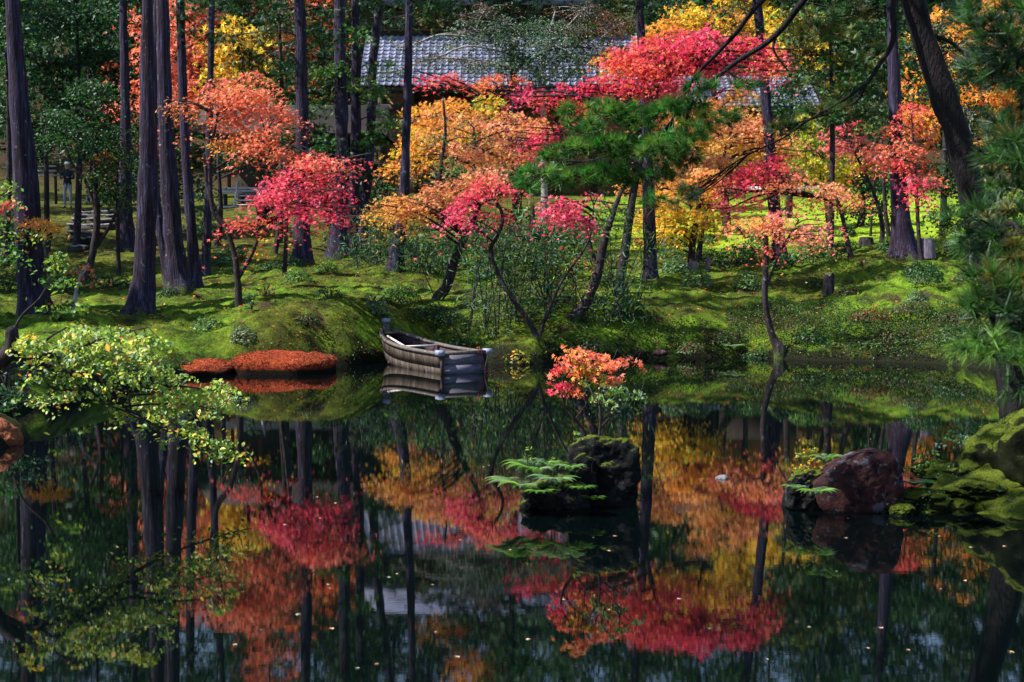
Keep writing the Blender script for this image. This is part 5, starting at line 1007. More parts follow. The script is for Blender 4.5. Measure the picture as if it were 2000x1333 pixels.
build_tree('yellow_maple', 'yellow and amber maple with a dark forked trunk at the near edge of the lawn', 'tree',
    [(1352, 545, 16), (1351, 490, 14), (1360, 430, 12), (1368, 390, 9), (1385, 350, 5)],
    [(1300, 390, 44, 24, ['gold', 'yellow', 'orange']), (1340, 365, 44, 20, ['orange', 'gold']), (1310, 430, 42, 22, ['yellow', 'gold']), (1360, 425, 40, 20, ['yellow', 'ylime', 'gold']), (1290, 455, 34, 13, ['yellow', 'gold']), (1385, 385, 30, 18, ['orange', 'gold']), (1265, 425, 26, 20, ['gold', 'yellow']), (1345, 455, 36, 9, ['yellow', 'gold']), (1250, 470, 20, 8, ['orange', 'gold']),
     (1340, 330, 44, 14, ['orange', 'peach']), (1400, 350, 30, 12, ['peach', 'orange'])],
    D=38.0, leaf=.085, cover=1.5, stems=[[(1360, 430, 8), (1348, 400, 6), (1340, 370, 4)], [(1366, 400, 6), (1392, 370, 4)]])
build_tree('salmon_maple', 'salmon pink maple umbrella above the bright lawn on the right', 'tree',
    [(1662, 520, 11), (1655, 470, 9), (1642, 410, 8), (1632, 385, 6)],
    [(1500, 312, 40, 12, ['crimson', 'red']), (1480, 335, 52, 13, ['red', 'crimson']), (1450, 352, 36, 9, ['red', 'crimson']), (1540, 330, 50, 14, ['red', 'salmon']), (1560, 352, 60, 12, ['salmon', 'peach']), (1510, 358, 46, 9, ['salmon', 'orange']), (1610, 365, 46, 11, ['salmon', 'peach']), (1650, 378, 46, 12, ['salmon', 'orange']), (1600, 385, 46, 10, ['peach', 'salmon']),
     (1680, 390, 26, 9, ['orange', 'salmon']), (1420, 358, 30, 8, ['scarlet', 'orange']), (1440, 385, 42, 10, ['crimson', 'pink'], -.6), (1420, 402, 30, 8, ['red', 'pink'], -.6), (1470, 398, 24, 7, ['crimson'], -.6), (1580, 400, 44, 7, ['pink', 'salmon'])],
    D=36.0, leaf=.070, cover=1.4, spray=.34, up=1.0, stems=[[(1640, 405, 6), (1600, 385, 5), (1540, 370, 4), (1480, 375, 4), (1400, 365, 3)]])
build_tree('shore_maple', 'slender crooked maple leaning out from the far waterline under salmon boughs', 'tree',
    [(1524, 702, 24), (1510, 660, 14), (1497, 610, 12), (1494, 560, 12), (1497, 500, 11), (1496, 462, 9), (1510, 430, 6), (1535, 405, 4)],
    [(1500, 430, 50, 14, ['salmon', 'orange']), (1450, 437, 38, 9, ['orange', 'salmon']), (1530, 420, 36, 12, ['pink', 'salmon']), (1560, 448, 50, 12, ['pink', 'salmon', 'peach']), (1590, 465, 36, 10, ['salmon', 'peach']), (1520, 450, 50, 9, ['salmon', 'orange']), (1600, 435, 32, 8, ['pink', 'salmon']), (1495, 490, 17, 7, ['red', 'scarlet']), (1540, 465, 24, 5, ['pink', 'salmon']), (1430, 440, 20, 5, ['orange'])],
    D=30.1, leaf=.064, cover=1.25, up=1.0, stems=[[(1497, 468, 6), (1475, 462, 4), (1455, 465, 3)], [(1498, 560, 5), (1525, 490, 4), (1560, 430, 3)]])
build_tree('right_red_maple', 'loose red maple wrapped round the trunk of the big right cedar', 'tree',
    [(1800, 540, 10), (1795, 470, 8), (1790, 380, 7), (1785, 300, 5), (1780, 220, 3)],
    [(1780, 215, 32, 16, ['scarlet', 'red']), (1790, 250, 34, 18, ['scarlet', 'rust']), (1760, 290, 36, 16, ['scarlet', 'salmon']), (1800, 300, 32, 18, ['scarlet', 'rust']), (1770, 325, 34, 14, ['scarlet', 'red']), (1810, 345, 26, 14, ['rust', 'scarlet']), (1735, 250, 20, 10, ['scarlet']), (1725, 300, 22, 12, ['salmon', 'red']),
     (1790, 370, 26, 12, ['crimson', 'red'], -.8), (1812, 392, 22, 12, ['crimson', 'pink'], -.8), (1775, 350, 20, 8, ['crimson', 'pink'], -.8), (1815, 360, 14, 8, ['crimson'], -.8)], D=36.0, leaf=.08, cover=.95)
build_tree('pink_maple', 'pink and scarlet maple between the lime tree and the big right cedar', 'tree',
    [(1722, 510, 10), (1722, 430, 9), (1700, 360, 6), (1670, 300, 4)],
    [(1640, 245, 36, 9, ['pink', 'red']), (1660, 275, 46, 12, ['pink', 'salmon']), (1630, 290, 36, 8, ['pink', 'salmon']), (1700, 290, 34, 12, ['salmon', 'scarlet']), (1680, 320, 34, 10, ['scarlet', 'orange']), (1730, 310, 26, 12, ['salmon', 'scarlet']), (1620, 265, 26, 7, ['salmon', 'pink'])], D=41.5, leaf=.085, cover=1.5)
build_tree('lime_tree', 'lime yellow leafed tree behind the salmon maple', 'tree',
    [(1620, 470, 10), (1610, 370, 9), (1590, 280, 7), (1580, 230, 4)],
    [(1580, 270, 44, 22, ['lime', 'ylime']), (1620, 310, 44, 16, ['ylime', 'yellow']), (1560, 310, 34, 18, ['ylime', 'lime']), (1650, 325, 46, 10, ['gold', 'yellow']), (1600, 345, 44, 9, ['ylime', 'gold']), (1570, 235, 34, 16, ['yellow', 'ylime']), (1640, 350, 36, 6, ['yellow', 'gold']), (1690, 240, 30, 10, ['lime', 'leaf'])], D=47, leaf=.10, kind='maple', cover=1.5)
# hillside maples behind the pond centre
build_tree('hillside_gold_maple', 'yellow orange maple below the temple eaves left of centre', 'tree',
    [(860, 470, 16), (862, 380, 13), (865, 300, 9), (870, 240, 5)],
    [(850, 205, 50, 16, ['gold', 'orange']), (880, 225, 50, 18, ['peach', 'orange']), (830, 245, 44, 18, ['yellow', 'gold']), (890, 255, 60, 18, ['peach', 'gold']), (840, 280, 60, 16, ['gold', 'orange']), (800, 300, 50, 12, ['gold', 'yellow']), (760, 325, 40, 10, ['orange', 'gold']), (810, 330, 40, 10, ['orange', 'brown']), (940, 235, 40, 18, ['peach', 'gold']), (960, 200, 36, 14, ['gold', 'ylime'])], D=50, leaf=.11, cover=1.7, spray=.42)
build_tree('hillside_salmon_maple', 'salmon and peach maple below the temple eaves right of the golden one', 'tree',
    [(1010, 470, 14), (1005, 380, 11), (1000, 300, 9), (1000, 250, 5)],
    [(990, 235, 46, 16, ['salmon', 'peach']), (1040, 240, 40, 12, ['salmon', 'orange']), (970, 270, 50, 14, ['salmon', 'brown']), (1000, 300, 50, 16, ['peach', 'orange']), (930, 300, 40, 14, ['salmon', 'orange']), (880, 155, 34, 12, ['red', 'scarlet']), (830, 150, 30, 9, ['crimson', 'red']), (950, 160, 40, 12, ['scarlet', 'orange']), (1000, 150, 34, 10, ['rust', 'scarlet'])], D=51.5, leaf=.11, cover=1.35, spray=.42)
build_tree('small_orange_maple', 'small gold maple spray low beside the left stairs', 'tree',
    [(95, 545, 6), (96, 500, 5), (100, 460, 3)], [(105, 435, 42, 10, ['gold', 'orange']), (120, 445, 26, 7, ['gold', 'peach']), (75, 430, 24, 6, ['orange', 'gold'])], D=29.5, leaf=.07, cover=1.6)
build_tree('small_red_sapling', 'tiny orange leafed crooked sapling between the leftmost and the nearest leaning cedar', 'tree',
    [(140, 612, 8), (148, 575, 7), (155, 545, 5), (162, 525, 3)], [(168, 522, 13, 5, ['scarlet', 'orange']), (160, 533, 10, 5, ['orange', 'scarlet'])], D=28.5, leaf=.07, cover=1.2, bark=BARKW)
build_tree('dark_crooked_tree', 'dark many branched tree between the leftmost cedar and the stairs', 'tree',
    [(165, 578, 16), (180, 500, 14), (190, 430, 13), (186, 350, 10), (190, 260, 7)],
    [(150, 220, 60, 34, ['dark', 'green']), (210, 270, 60, 36, ['dark', 'green']), (100, 265, 50, 24, ['dark', 'green']), (205, 340, 50, 26, ['dark', 'olive', 'green']), (230, 380, 36, 28, ['dark', 'green']), (180, 170, 60, 30, ['dark', 'green']), (215, 300, 22, 9, ['rust', 'orange'])],
    D=38.5, leaf=.10, kind='oval', mat=BROAD, cover=1.25, stems=[[(183, 490, 9), (215, 440, 7), (240, 390, 5)], [(190, 420, 8), (165, 350, 6), (140, 320, 4)]])
# bamboo thicket and bare twig tree
def bamboo(label, px0, px1, py, D, n, top, seed):
    r = np.random.default_rng(seed); c = P((px0+px1)/2, py, D); c[2] = Gz(c[0], c[1]); t = thing('bamboo_clump', label, 'bamboo', c, 'bamboo clumps on the far bank')
    LV = []
    for k in range(n):
        px = r.uniform(px0, px1); d = D+r.uniform(-.5, .6); a = P(px, py, d); a[2] = Gz(a[0], a[1])-.05; b = P(px+r.normal(0, 40), r.uniform(top, top+80), d+r.normal(0, .4))
        pts = spline([a, (a+b)/2+r.normal(0, .06, 3), b], 9); mb = MB(); mb.tube(pts, np.linspace(.018, .005, 9), 5, False); V, F_ = mb.out(); part('cane', V, F_, BARKD, t, True)
        for q in range(16):
            f = r.uniform(.12, 1.0); p = pts[int(f*8)]; LV.append(p+r.normal(0, 1, (11, 3))*np.array([.26, .26, .12]))
    L = np.concatenate(LV); N = len(L); nr = np.stack([r.normal(0, .8, N), r.normal(0, .8, N)-.3, r.normal(.5, .4, N)], 1)
    V, F, cc = leaves(L, nr, r.uniform(.10, .18, N), clr(['green', 'dark', 'green', 'leaf', 'blue', 'dark'], N, r, .35), 'bamboo', r); part('foliage', V, [F], BROAD, t, False, cc)
bamboo('bamboo thicket with fine dark canes just right above the boat', 900, 1000, 655, 29.8, 11, 400, 1)
bamboo('bamboo thicket in the middle of the bank behind the crooked crimson maple', 980, 1080, 650, 30.6, 11, 380, 2)
bamboo('bamboo thicket left of the dark forked tree', 1060, 1130, 640, 31.5, 8, 410, 3)
bamboo('sparse bamboo at the shore right of the dark forked tree', 1150, 1240, 655, 30.8, 7, 430, 4)
bamboo('leafy bamboo hanging in front of the middle cedars', 690, 760, 560, 40, 9, 390, 5)
bamboo('bamboo thicket above the leaning orange maple trunk', 800, 880, 560, 37, 9, 400, 6)
build_tree('pale_leaf_tree', 'loose tree with pale grey green narrow leaves in the middle of the hillside', 'tree',
    [(880, 520, 9), (865, 430, 8), (860, 340, 8), (870, 260, 6), (865, 190, 4)],
    [(850, 330, 44, 24, ['sage', 'leaf']), (900, 310, 44, 26, ['sage', 'leaf', 'ylime']), (860, 270, 40, 26, ['sage', 'green']), (920, 270, 36, 24, ['leaf', 'sage']), (890, 220, 36, 22, ['sage', 'green']), (820, 350, 34, 14, ['sage', 'leaf']), (940, 340, 34, 14, ['green', 'sage'])], D=44.0, leaf=.17, kind='bamboo', mat=BROAD, cover=.55)
build_tree('bare_twig_tree', 'pale trunked tree with fine grey bare twigs in front of the temple roof', 'tree',
    [(1065, 430, 14), (1062, 330, 12), (1062, 240, 10), (1055, 150, 8), (1070, 80, 5), (1085, 20, 3)],
    [(900, 70, 60, 36, ['sage', 'dark'], 0), (980, 50, 60, 34, ['dark', 'sage'], 0), (1060, 60, 60, 34, ['dark', 'green', 'sage'], 0), (1130, 60, 60, 34, ['dark', 'sage', 'brown'], 0), (1190, 50, 50, 30, ['brown', 'rust'], 0), (1100, 110, 60, 24, ['dark', 'sage'], 0), (1000, 110, 60, 22, ['dark', 'green'], 0), (950, 20, 60, 20, ['dark', 'brown'], 0), (1140, 20, 70, 22, ['brown', 'dark'], 0), (1080, 90, 70, 30, ['dark', 'blue', 'sage'], -.5), (1180, 100, 60, 34, ['dark', 'blue', 'brown'], -.5), (980, 130, 60, 16, ['dark', 'sage'], -.5), (1130, 140, 60, 18, ['dark', 'green'], -.5), (1010, 80, 50, 26, ['dark', 'sage'], -.5), (1240, 40, 40, 20, ['dark', 'olive'], -.5), (850, 115, 44, 18, ['brown', 'dark', 'sage'], -.6), (930, 125, 50, 20, ['dark', 'sage', 'brown'], -.6), (800, 90, 30, 16, ['dark', 'olive'], -.6), (770, 140, 30, 14, ['dark', 'green'], -.6), (1060, 150, 60, 14, ['dark', 'green'], -.6)],
    D=54, leaf=.09, kind='oval', mat=BROAD, cover=.80, bark=BARKW, twigs=1.0, stems=[[(1055, 150, 6), (1010, 110, 5), (960, 80, 4), (900, 40, 3)], [(1060, 200, 6), (1130, 130, 5), (1170, 80, 3)], [(1060, 170, 5), (1100, 110, 4), (1110, 50, 3)]])

# --- dark evergreen understory filling the left and right woods
def evergreen(label, D, tx, by, pads, cols=('dark', 'dark', 'green'), leaf=.14, cover=1.6, name='evergreen_tree', kind='oval'):
    ty = min(p[1] for p in pads)
    return build_tree(name, label, 'tree', [(tx, by, 14), (tx+6, (by+ty)/2, 10), (tx, ty, 5)], [(*p, list(cols)) if len(p) == 4 else p for p in pads], leaf=leaf, kind=kind, mat=BROAD if kind == 'oval' else EVERG, D=D, cover=cover, spray=.4, rzmul=1.1)
evergreen('dark evergreen filling the top left corner between the first two cedars', 47, 150, 500, [(110, 40, 70, 40), (200, 30, 70, 40), (90, 130, 60, 44), (180, 110, 60, 44), (240, 130, 46, 44), (120, 210, 60, 40), (210, 200, 60, 40), (70, 250, 40, 30), (90, 115, 24, 12, ['dkred', 'rust']), (225, 122, 20, 14, ['scarlet', 'rust'])])
evergreen('dark evergreen behind the thick twin cedars', 49, 320, 500, [(330, 230, 50, 40), (380, 290, 50, 40), (300, 330, 50, 40), (355, 350, 36, 36), (405, 300, 36, 26), (270, 250, 40, 40)])
evergreen('dark evergreen at the far left edge behind the leftmost cedar', 43, 12, 560, [(10, 60, 30, 50), (15, 180, 26, 40), (10, 440, 40, 36), (5, 520, 46, 34), (50, 410, 22, 20)])
evergreen('dark evergreen shading the path beside the person', 57, 175, 410, [(190, 290, 44, 34), (220, 330, 40, 34), (70, 290, 36, 34), (120, 250, 60, 26), (230, 280, 44, 34), (200, 375, 30, 22), (60, 290, 30, 26), (260, 350, 40, 34)])
evergreen('green hinoki with olive sprays above the right end of the red maple', 46, 545, 460, [(500, 110, 44, 24, ['dark', 'cedar', 'olive']), (560, 170, 40, 26, ['cedar', 'green']), (460, 70, 46, 22, ['dark', 'olive']), (600, 240, 34, 26, ['cedar', 'dark']), (620, 260, 30, 24, ['cedar', 'dark']), (560, 30, 50, 22, ['dark', 'olive', 'cedar']), (640, 20, 50, 20, ['cedar', 'dark'])], kind='spray', leaf=.16, name='hinoki_tree')
evergreen('dark tree in front of the veranda left end', 45, 425, 520, [(455, 300, 36, 16), (395, 370, 20, 26), (395, 430, 20, 26), (560, 330, 30, 14)], leaf=.11)
evergreen('dark evergreen between the veranda and the middle cedars', 50, 640, 480, [(620, 330, 40, 30), (690, 380, 50, 34), (740, 360, 40, 26), (660, 440, 40, 20), (740, 440, 44, 24, ['green', 'dark'])])
evergreen('green olive hinoki spreading across the top right', 40, 1620, 520, [(1560, 40, 60, 26), (1640, 50, 60, 30), (1600, 110, 60, 30), (1680, 130, 50, 30), (1560, 160, 44, 24), (1640, 190, 56, 28), (1700, 220, 40, 26), (1590, 220, 44, 22), (1560, 100, 30, 24, ['olive', 'rust']), (1700, 60, 44, 30), (1540, 15, 50, 14, ['leaf', 'olive'])], cols=('green', 'cedar', 'olive'), kind='spray', leaf=.15, name='hinoki_tree')
evergreen('very dark evergreen right of the biggest cedar', 44, 1840, 490, [(1820, 60, 50, 40), (1880, 120, 60, 50), (1830, 170, 44, 40), (1900, 230, 60, 50), (1860, 330, 60, 50), (1920, 380, 50, 50), (1850, 430, 40, 30), (1980, 100, 60, 60), (1990, 260, 50, 60), (1850, 105, 22, 12, ['orange', 'peach']), (1900, 70, 22, 12, ['gold', 'orange'])])
evergreen('dark evergreen on the slope at the far right behind the leaning pine', 38, 1950, 590, [(1930, 450, 50, 40), (1990, 400, 50, 50), (1950, 540, 50, 40), (2020, 500, 50, 50), (1940, 310, 26, 8, ['orange', 'gold']), (1900, 520, 30, 16)])
evergreen('dark tree behind the big red maple and left of the hinoki', 54, 1540, 440, [(1540, 200, 40, 30), (1570, 140, 40, 30), (1500, 180, 30, 26), (1560, 60, 44, 30)], cols=('dark', 'green', 'blue'))
evergreen('dark evergreen behind the pink maple under the hinoki', 50, 1680, 470, [(1690, 350, 50, 24), (1660, 410, 44, 12), (1700, 400, 40, 22), (1640, 300, 36, 14), (1720, 340, 40, 30)], cols=('dark', 'green'))
evergreen('dark shrubby tree under the temple eaves in the middle', 56, 1010, 450, [(1000, 330, 50, 24), (940, 330, 50, 18), (1060, 330, 40, 20), (880, 330, 50, 20), (800, 240, 30, 20), (760, 400, 30, 18)], cols=('dark', 'green', 'sage'))

evergreen('dark leafy tree rising out of the bamboo thicket behind the plank bench', 36, 1040, 575, [(1040, 410, 50, 30), (980, 440, 44, 26), (1100, 440, 50, 30), (1160, 430, 44, 26), (920, 430, 44, 22), (1000, 490, 50, 24), (1120, 500, 50, 24), (1210, 400, 36, 20), (870, 450, 40, 20), (1060, 460, 40, 30)], cols=('dark', 'green', 'leaf'), leaf=.10, cover=.75, kind='oval')
# --- pine: leaning dark trunk at the right with two long limbs and needle tufts
def needle_tufts(centers, dirs, Ln, per, r, cols, nw=.03):
    N = len(centers); k = np.repeat(np.arange(N), per); d = dirs[k]+r.normal(0, .55, (N*per, 3)); d /= np.linalg.norm(d, axis=1)[:, None]
    u = np.cross(d, r.normal(size=d.shape)); u /= np.linalg.norm(u, axis=1)[:, None]; L = Ln*r.uniform(.7, 1.15, N*per); w_ = L*nw
    b = centers[k]; V = np.stack([b-u*w_[:, None], b+u*w_[:, None], b+d*L[:, None]+np.array([0, 0, -.1])*L[:, None]], 1).reshape(-1, 3)
    c = clr(cols, N, r, .22)[k]*np.exp(r.normal(0, .15, (N*per, 1)))
    return V, np.arange(len(V)).reshape(-1, 3), np.repeat(c, 3, axis=0)
def pine(name, label, D, trunk, limbs, pads, Ln, per, spacing, seed, base_ground=True, twr=.006, nw=.03):
    r = np.random.default_rng(seed); m = M(D); b = P(trunk[0][0], trunk[0][1], D); t = thing(name, label, 'tree', b)
    tp = spline([P(q[0], q[1], D) for q in trunk], 6*len(trunk)); rr = np.interp(np.linspace(0, 1, len(tp)), np.linspace(0, 1, len(trunk)), [q[2]*m/2 for q in trunk])
    mb = MB(); mb.tube(tp, rr, 16, rough=.2, flute=.03); V, F_ = mb.out(); part('trunk', V, F_, BARKP, t, True); allp = [tp]
    for l in limbs:
        lp = spline([P(q[0], q[1], D+(q[3] if len(q) > 3 else 0)) for q in l], 5*len(l)); lr = np.interp(np.linspace(0, 1, len(lp)), np.linspace(0, 1, len(l)), [q[2]*m/2 for q in l])
        mb = MB(); mb.tube(lp, lr, 7, rough=.2); V, F_ = mb.out(); part('limb', V, F_, BARKP, t, True); allp.append(lp)
    allp = np.concatenate(allp); VV = []; FF = []; CC = []; n0 = 0
    for pd in pads:
        px, py, rx, ry = pd[:4]; cols = pd[4] if len(pd) > 4 else ['pine', 'green', 'leaf']; dD = pd[5] if len(pd) > 5 else r.uniform(-.3, .3)
        c = P(px, py, D+dD); a, b_ = rx*m, ry*m; n = int(math.pi*rx*ry/(spacing**2))+4
        u = r.normal(size=(n, 3)); u /= np.linalg.norm(u, axis=1)[:, None]; u *= (r.random(n)**.4)[:, None]; cen = c+u*np.array([a, max(.25, a*.5), b_])
        s0 = allp[np.argmin(np.linalg.norm(allp-c, axis=1))]; L_ = np.linalg.norm(c-s0)
        lp = spline([s0, (s0+c)/2+np.array([0, 0, .05*L_]), c], 9); mb = MB(); mb.tube(lp, np.linspace(max(.006, .010*L_), .004, 9), 5, False)
        dirs = cen-s0; dirs /= np.linalg.norm(dirs, axis=1)[:, None]+1e-6; dirs = dirs*.6+np.array([0, 0, .55])+r.normal(0, .3, (n, 3)); dirs /= np.linalg.norm(dirs, axis=1)[:, None]
        for q in range(n):
            if r.random() < .6: st = lp[r.integers(3, 9)]; mb.tube(spline([st, (st+cen[q])/2-np.array([0, 0, .03]), cen[q]], 4), np.linspace(twr, twr*.6, 4), 3, False)
        V, F_ = mb.out(); part('branch', V, F_, BARKP, t, True)
        V, F, cc = needle_tufts(cen, dirs, Ln, per, r, cols, nw); VV.append(V); FF.append(F+n0); CC.append(cc); n0 += len(V)
    part('needles', np.concatenate(VV), [np.concatenate(FF)], NEEDLE, t, False, np.concatenate(CC))
    return t
pine('leaning_pine', 'dark leaning pine trunk at right whose long limbs hold bright green needle tufts', 14.5,
     [(1990, 830, 66), (1955, 600, 54), (1900, 380, 52), (1858, 230, 50), (1820, 120, 48), (1785, 0, 46), (1755, -160, 40), (1720, -400, 30)],
     [[(1745, -190, 22), (1660, -110, 18), (1570, 0, 14, .3), (1512, 72, 12, .6), (1440, 120, 10, .8), (1400, 150, 8, 1), (1345, 188, 6, 1.3), (1290, 215, 5, 1.5), (1200, 240, 4, 1.8)],
      [(1740, -180, 20), (1600, -100, 14, -.3), (1482, 8, 10, -.2), (1440, 62, 9, 0), (1400, 105, 8, .2), (1350, 160, 6, .4), (1300, 250, 5, .8), (1200, 300, 4, 1.0), (1120, 320, 3, 1.2)],
      [(1770, -60, 14, -.3), (1745, 10, 12, -.4), (1744, 80, 11, -.4), (1715, 130, 9, -.4), (1690, 165, 7, -.4), (1640, 200, 6, -.4), (1580, 235, 5, -.3), (1530, 270, 3, -.2)],
      [(1692, 165, 6, -.4), (1670, 200, 5, -.3), (1600, 228, 4, -.2), (1540, 245, 3, 0)], [(1515, 72, 6, .6), (1512, 100, 5, .6), (1540, 140, 3, .6)], [(1815, 65, 8), (1860, 85, 7, .2), (1905, 125, 5, .5)]],
     [(1190, 215, 50, 17), (1255, 230, 60, 22), (1310, 215, 50, 26), (1095, 300, 50, 17), (1160, 285, 60, 22), (1230, 290, 60, 26), (1290, 290, 50, 30), (1050, 345, 44, 16), (1115, 350, 56, 22), (1180, 340, 50, 22), (1240, 345, 50, 20), (1340, 270, 40, 30), (1350, 210, 40, 22), (1380, 240, 34, 24, ['pine', 'olive']), (1140, 250, 40, 14), (1110, 215, 20, 10),
      (1300, 340, 36, 18, ['olive', 'pine', 'sage']), (1330, 310, 36, 22, ['olive', 'pine']), (1370, 170, 40, 16, ['green', 'pine']), (1030, 365, 26, 10), (1420, 230, 34, 16, ['olive', 'pine', 'green'], .5), (1350, 380, 34, 18, ['olive', 'sage', 'pine']), (1280, 390, 30, 14, ['olive', 'pine']), (1450, 170, 34, 12, ['olive', 'pine']), (1540, 250, 44, 14, ['olive', 'green']), (1610, 215, 40, 12, ['olive', 'green']), (1600, 60, 50, 20, ['green', 'olive']), (1660, 30, 50, 20, ['green', 'olive'])],
     .14, 56, 11.5, 5, nw=.022)
lp_ = bpy.data.objects['leaning_pine']; r = np.random.default_rng(31); mb = MB(); cs = []  # unseen limbs and crown over the pond, placed to shade rocks and bank
for q in range(16):
    e = np.array([r.uniform(-3.6, 1.6), r.uniform(9.6, 13.4), r.uniform(7.6, 9.4)]); st = P(1755, -330, 14.5)
    mb.tube(spline([st, (st+e)/2+np.array([0, 0, .5]), e], 9), np.linspace(.08, .012, 9), 5, False); cs.append(e+r.normal(0, 1, (60, 3))*np.array([.42, .42, .10]))
V, F_ = mb.out(); part('limbs', V, F_, BARKP, lp_, True); cs = np.concatenate(cs); n = len(cs)
V, F, c = leaves(cs, np.stack([r.normal(0, .4, n), r.normal(0, .4, n), np.ones(n)], 1), r.uniform(.22, .36, n), clr(['pine', 'green'], n, r), 'spray', r); part('crown', V, F, NEEDLE, lp_, False, c)
# out-of-focus pine close on the right edge
pine('near_pine', 'out of focus pine boughs close to the camera down the right edge of the view', 5.2,
     [(2420, 2300, 240), (2400, 1200, 200), (2380, 400, 170), (2360, -300, 120)],
     [[(2380, 60, 40), (2200, 70, 26), (2080, 90, 16), (1990, 110, 10)], [(2390, 300, 40), (2200, 290, 26), (2080, 300, 16), (1990, 310, 10)], [(2390, 480, 40), (2200, 450, 26), (2080, 450, 14), (1960, 460, 8)], [(2400, 700, 40), (2200, 640, 24), (2050, 620, 14), (1940, 640, 8)]],
     [(1960, 60, 50, 50, ['dark', 'green']), (1930, 130, 50, 36, ['dark', 'green']), (1985, 150, 50, 50, ['green', 'dark']), (1975, 250, 50, 50, ['dark', 'green', 'olive']), (1985, 340, 46, 40, ['dark', 'green']), (1950, 300, 34, 30, ['green', 'dark']), (1960, 430, 50, 40, ['green', 'dark', 'olive']), (1925, 470, 34, 30, ['green', 'dark']), (1980, 500, 50, 40, ['green', 'olive']),
      (1950, 550, 50, 34, ['green', 'dark', 'olive']), (1985, 620, 40, 40, ['green', 'dark']), (1930, 600, 40, 28, ['green', 'dark']), (1900, 670, 40, 20, ['green', 'leaf']), (1970, 690, 44, 26, ['green', 'leaf']), (1990, 750, 30, 16, ['green', 'dark']), (1890, 420, 20, 16, ['green', 'dark']), (1905, 30, 50, 26, ['dark', 'green'])],
     .085, 50, 15, 6, twr=.0025, nw=.02)
build_tree('near_pale_trunk', 'thin pale stem standing on the right slope beside the leaning pine', 'tree', [(1897, 500, 6), (1893, 440, 6), (1884, 365, 4), (1880, 300, 2)], [], D=36, bark=BARKW)

# --- islet maple and azalea
build_tree('islet_maple', 'small orange maple growing from the islet rock in the pond', 'tree',
    [(1146, 880, 10), (1140, 845, 9), (1122, 818, 7), (1102, 790, 5), (1097, 755, 4), (1112, 725, 3), (1135, 700, 2)],
    [(1115, 683, 26, 6, ['orange', 'salmon']), (1140, 690, 34, 7, ['salmon', 'scarlet']), (1108, 700, 26, 7, ['scarlet', 'salmon']), (1165, 697, 36, 7, ['salmon', 'orange']), (1095, 716, 24, 6, ['red', 'scarlet']), (1130, 708, 34, 7, ['gold', 'orange', 'lime']), (1200, 707, 30, 4, ['scarlet', 'salmon']), (1232, 699, 18, 4, ['scarlet', 'salmon']), (1170, 710, 34, 5, ['orange', 'scarlet']), (1125, 725, 28, 6, ['orange', 'gold']), (1150, 720, 24, 5, ['gold', 'lime', 'orange']),
     (1185, 738, 30, 5, ['orange', 'scarlet']), (1205, 733, 16, 4, ['scarlet', 'salmon']), (1092, 752, 20, 5, ['red', 'crimson']), (1125, 765, 18, 4, ['orange', 'scarlet']), (1110, 756, 12, 4, ['red']), (1150, 735, 18, 4, ['orange'])],
    D=13.3, leaf=.040, kind='maple5', cover=1.3, spray=.075, twigs=.8, up=.9, stems=[[(1122, 820, 4), (1135, 805, 3), (1145, 790, 2)], [(1100, 780, 3), (1130, 745, 2), (1170, 725, 2), (1220, 705, 1)]], extend=.05)
build_tree('islet_azalea', 'slender azalea with pale green leaf tufts on the islet rock', 'shrub',
    [(1151, 935, 5), (1160, 895, 5), (1170, 850, 5), (1173, 815, 4), (1171, 793, 4)],
    [(1165, 768, 24, 11, ['sage', 'lime', 'leaf']), (1195, 757, 26, 8, ['leaf', 'sage']), (1185, 775, 26, 9, ['sage', 'lime']), (1222, 772, 22, 7, ['sage', 'leaf']), (1242, 770, 12, 8, ['sage', 'leaf']), (1210, 760, 20, 5, ['leaf']), (1143, 747, 9, 4, ['leaf']), (1215, 785, 16, 5, ['sage'])],
    D=12.9, leaf=.030, kind='oval6', mat=BROAD, cover=1.15, spray=.045, twigs=.8, up=.4, stems=[[(1171, 793, 3), (1185, 785, 3), (1200, 778, 2), (1215, 772, 2)], [(1173, 822, 3), (1192, 805, 2), (1209, 788, 2)], [(1171, 793, 3), (1162, 783, 2)]], extend=.02)

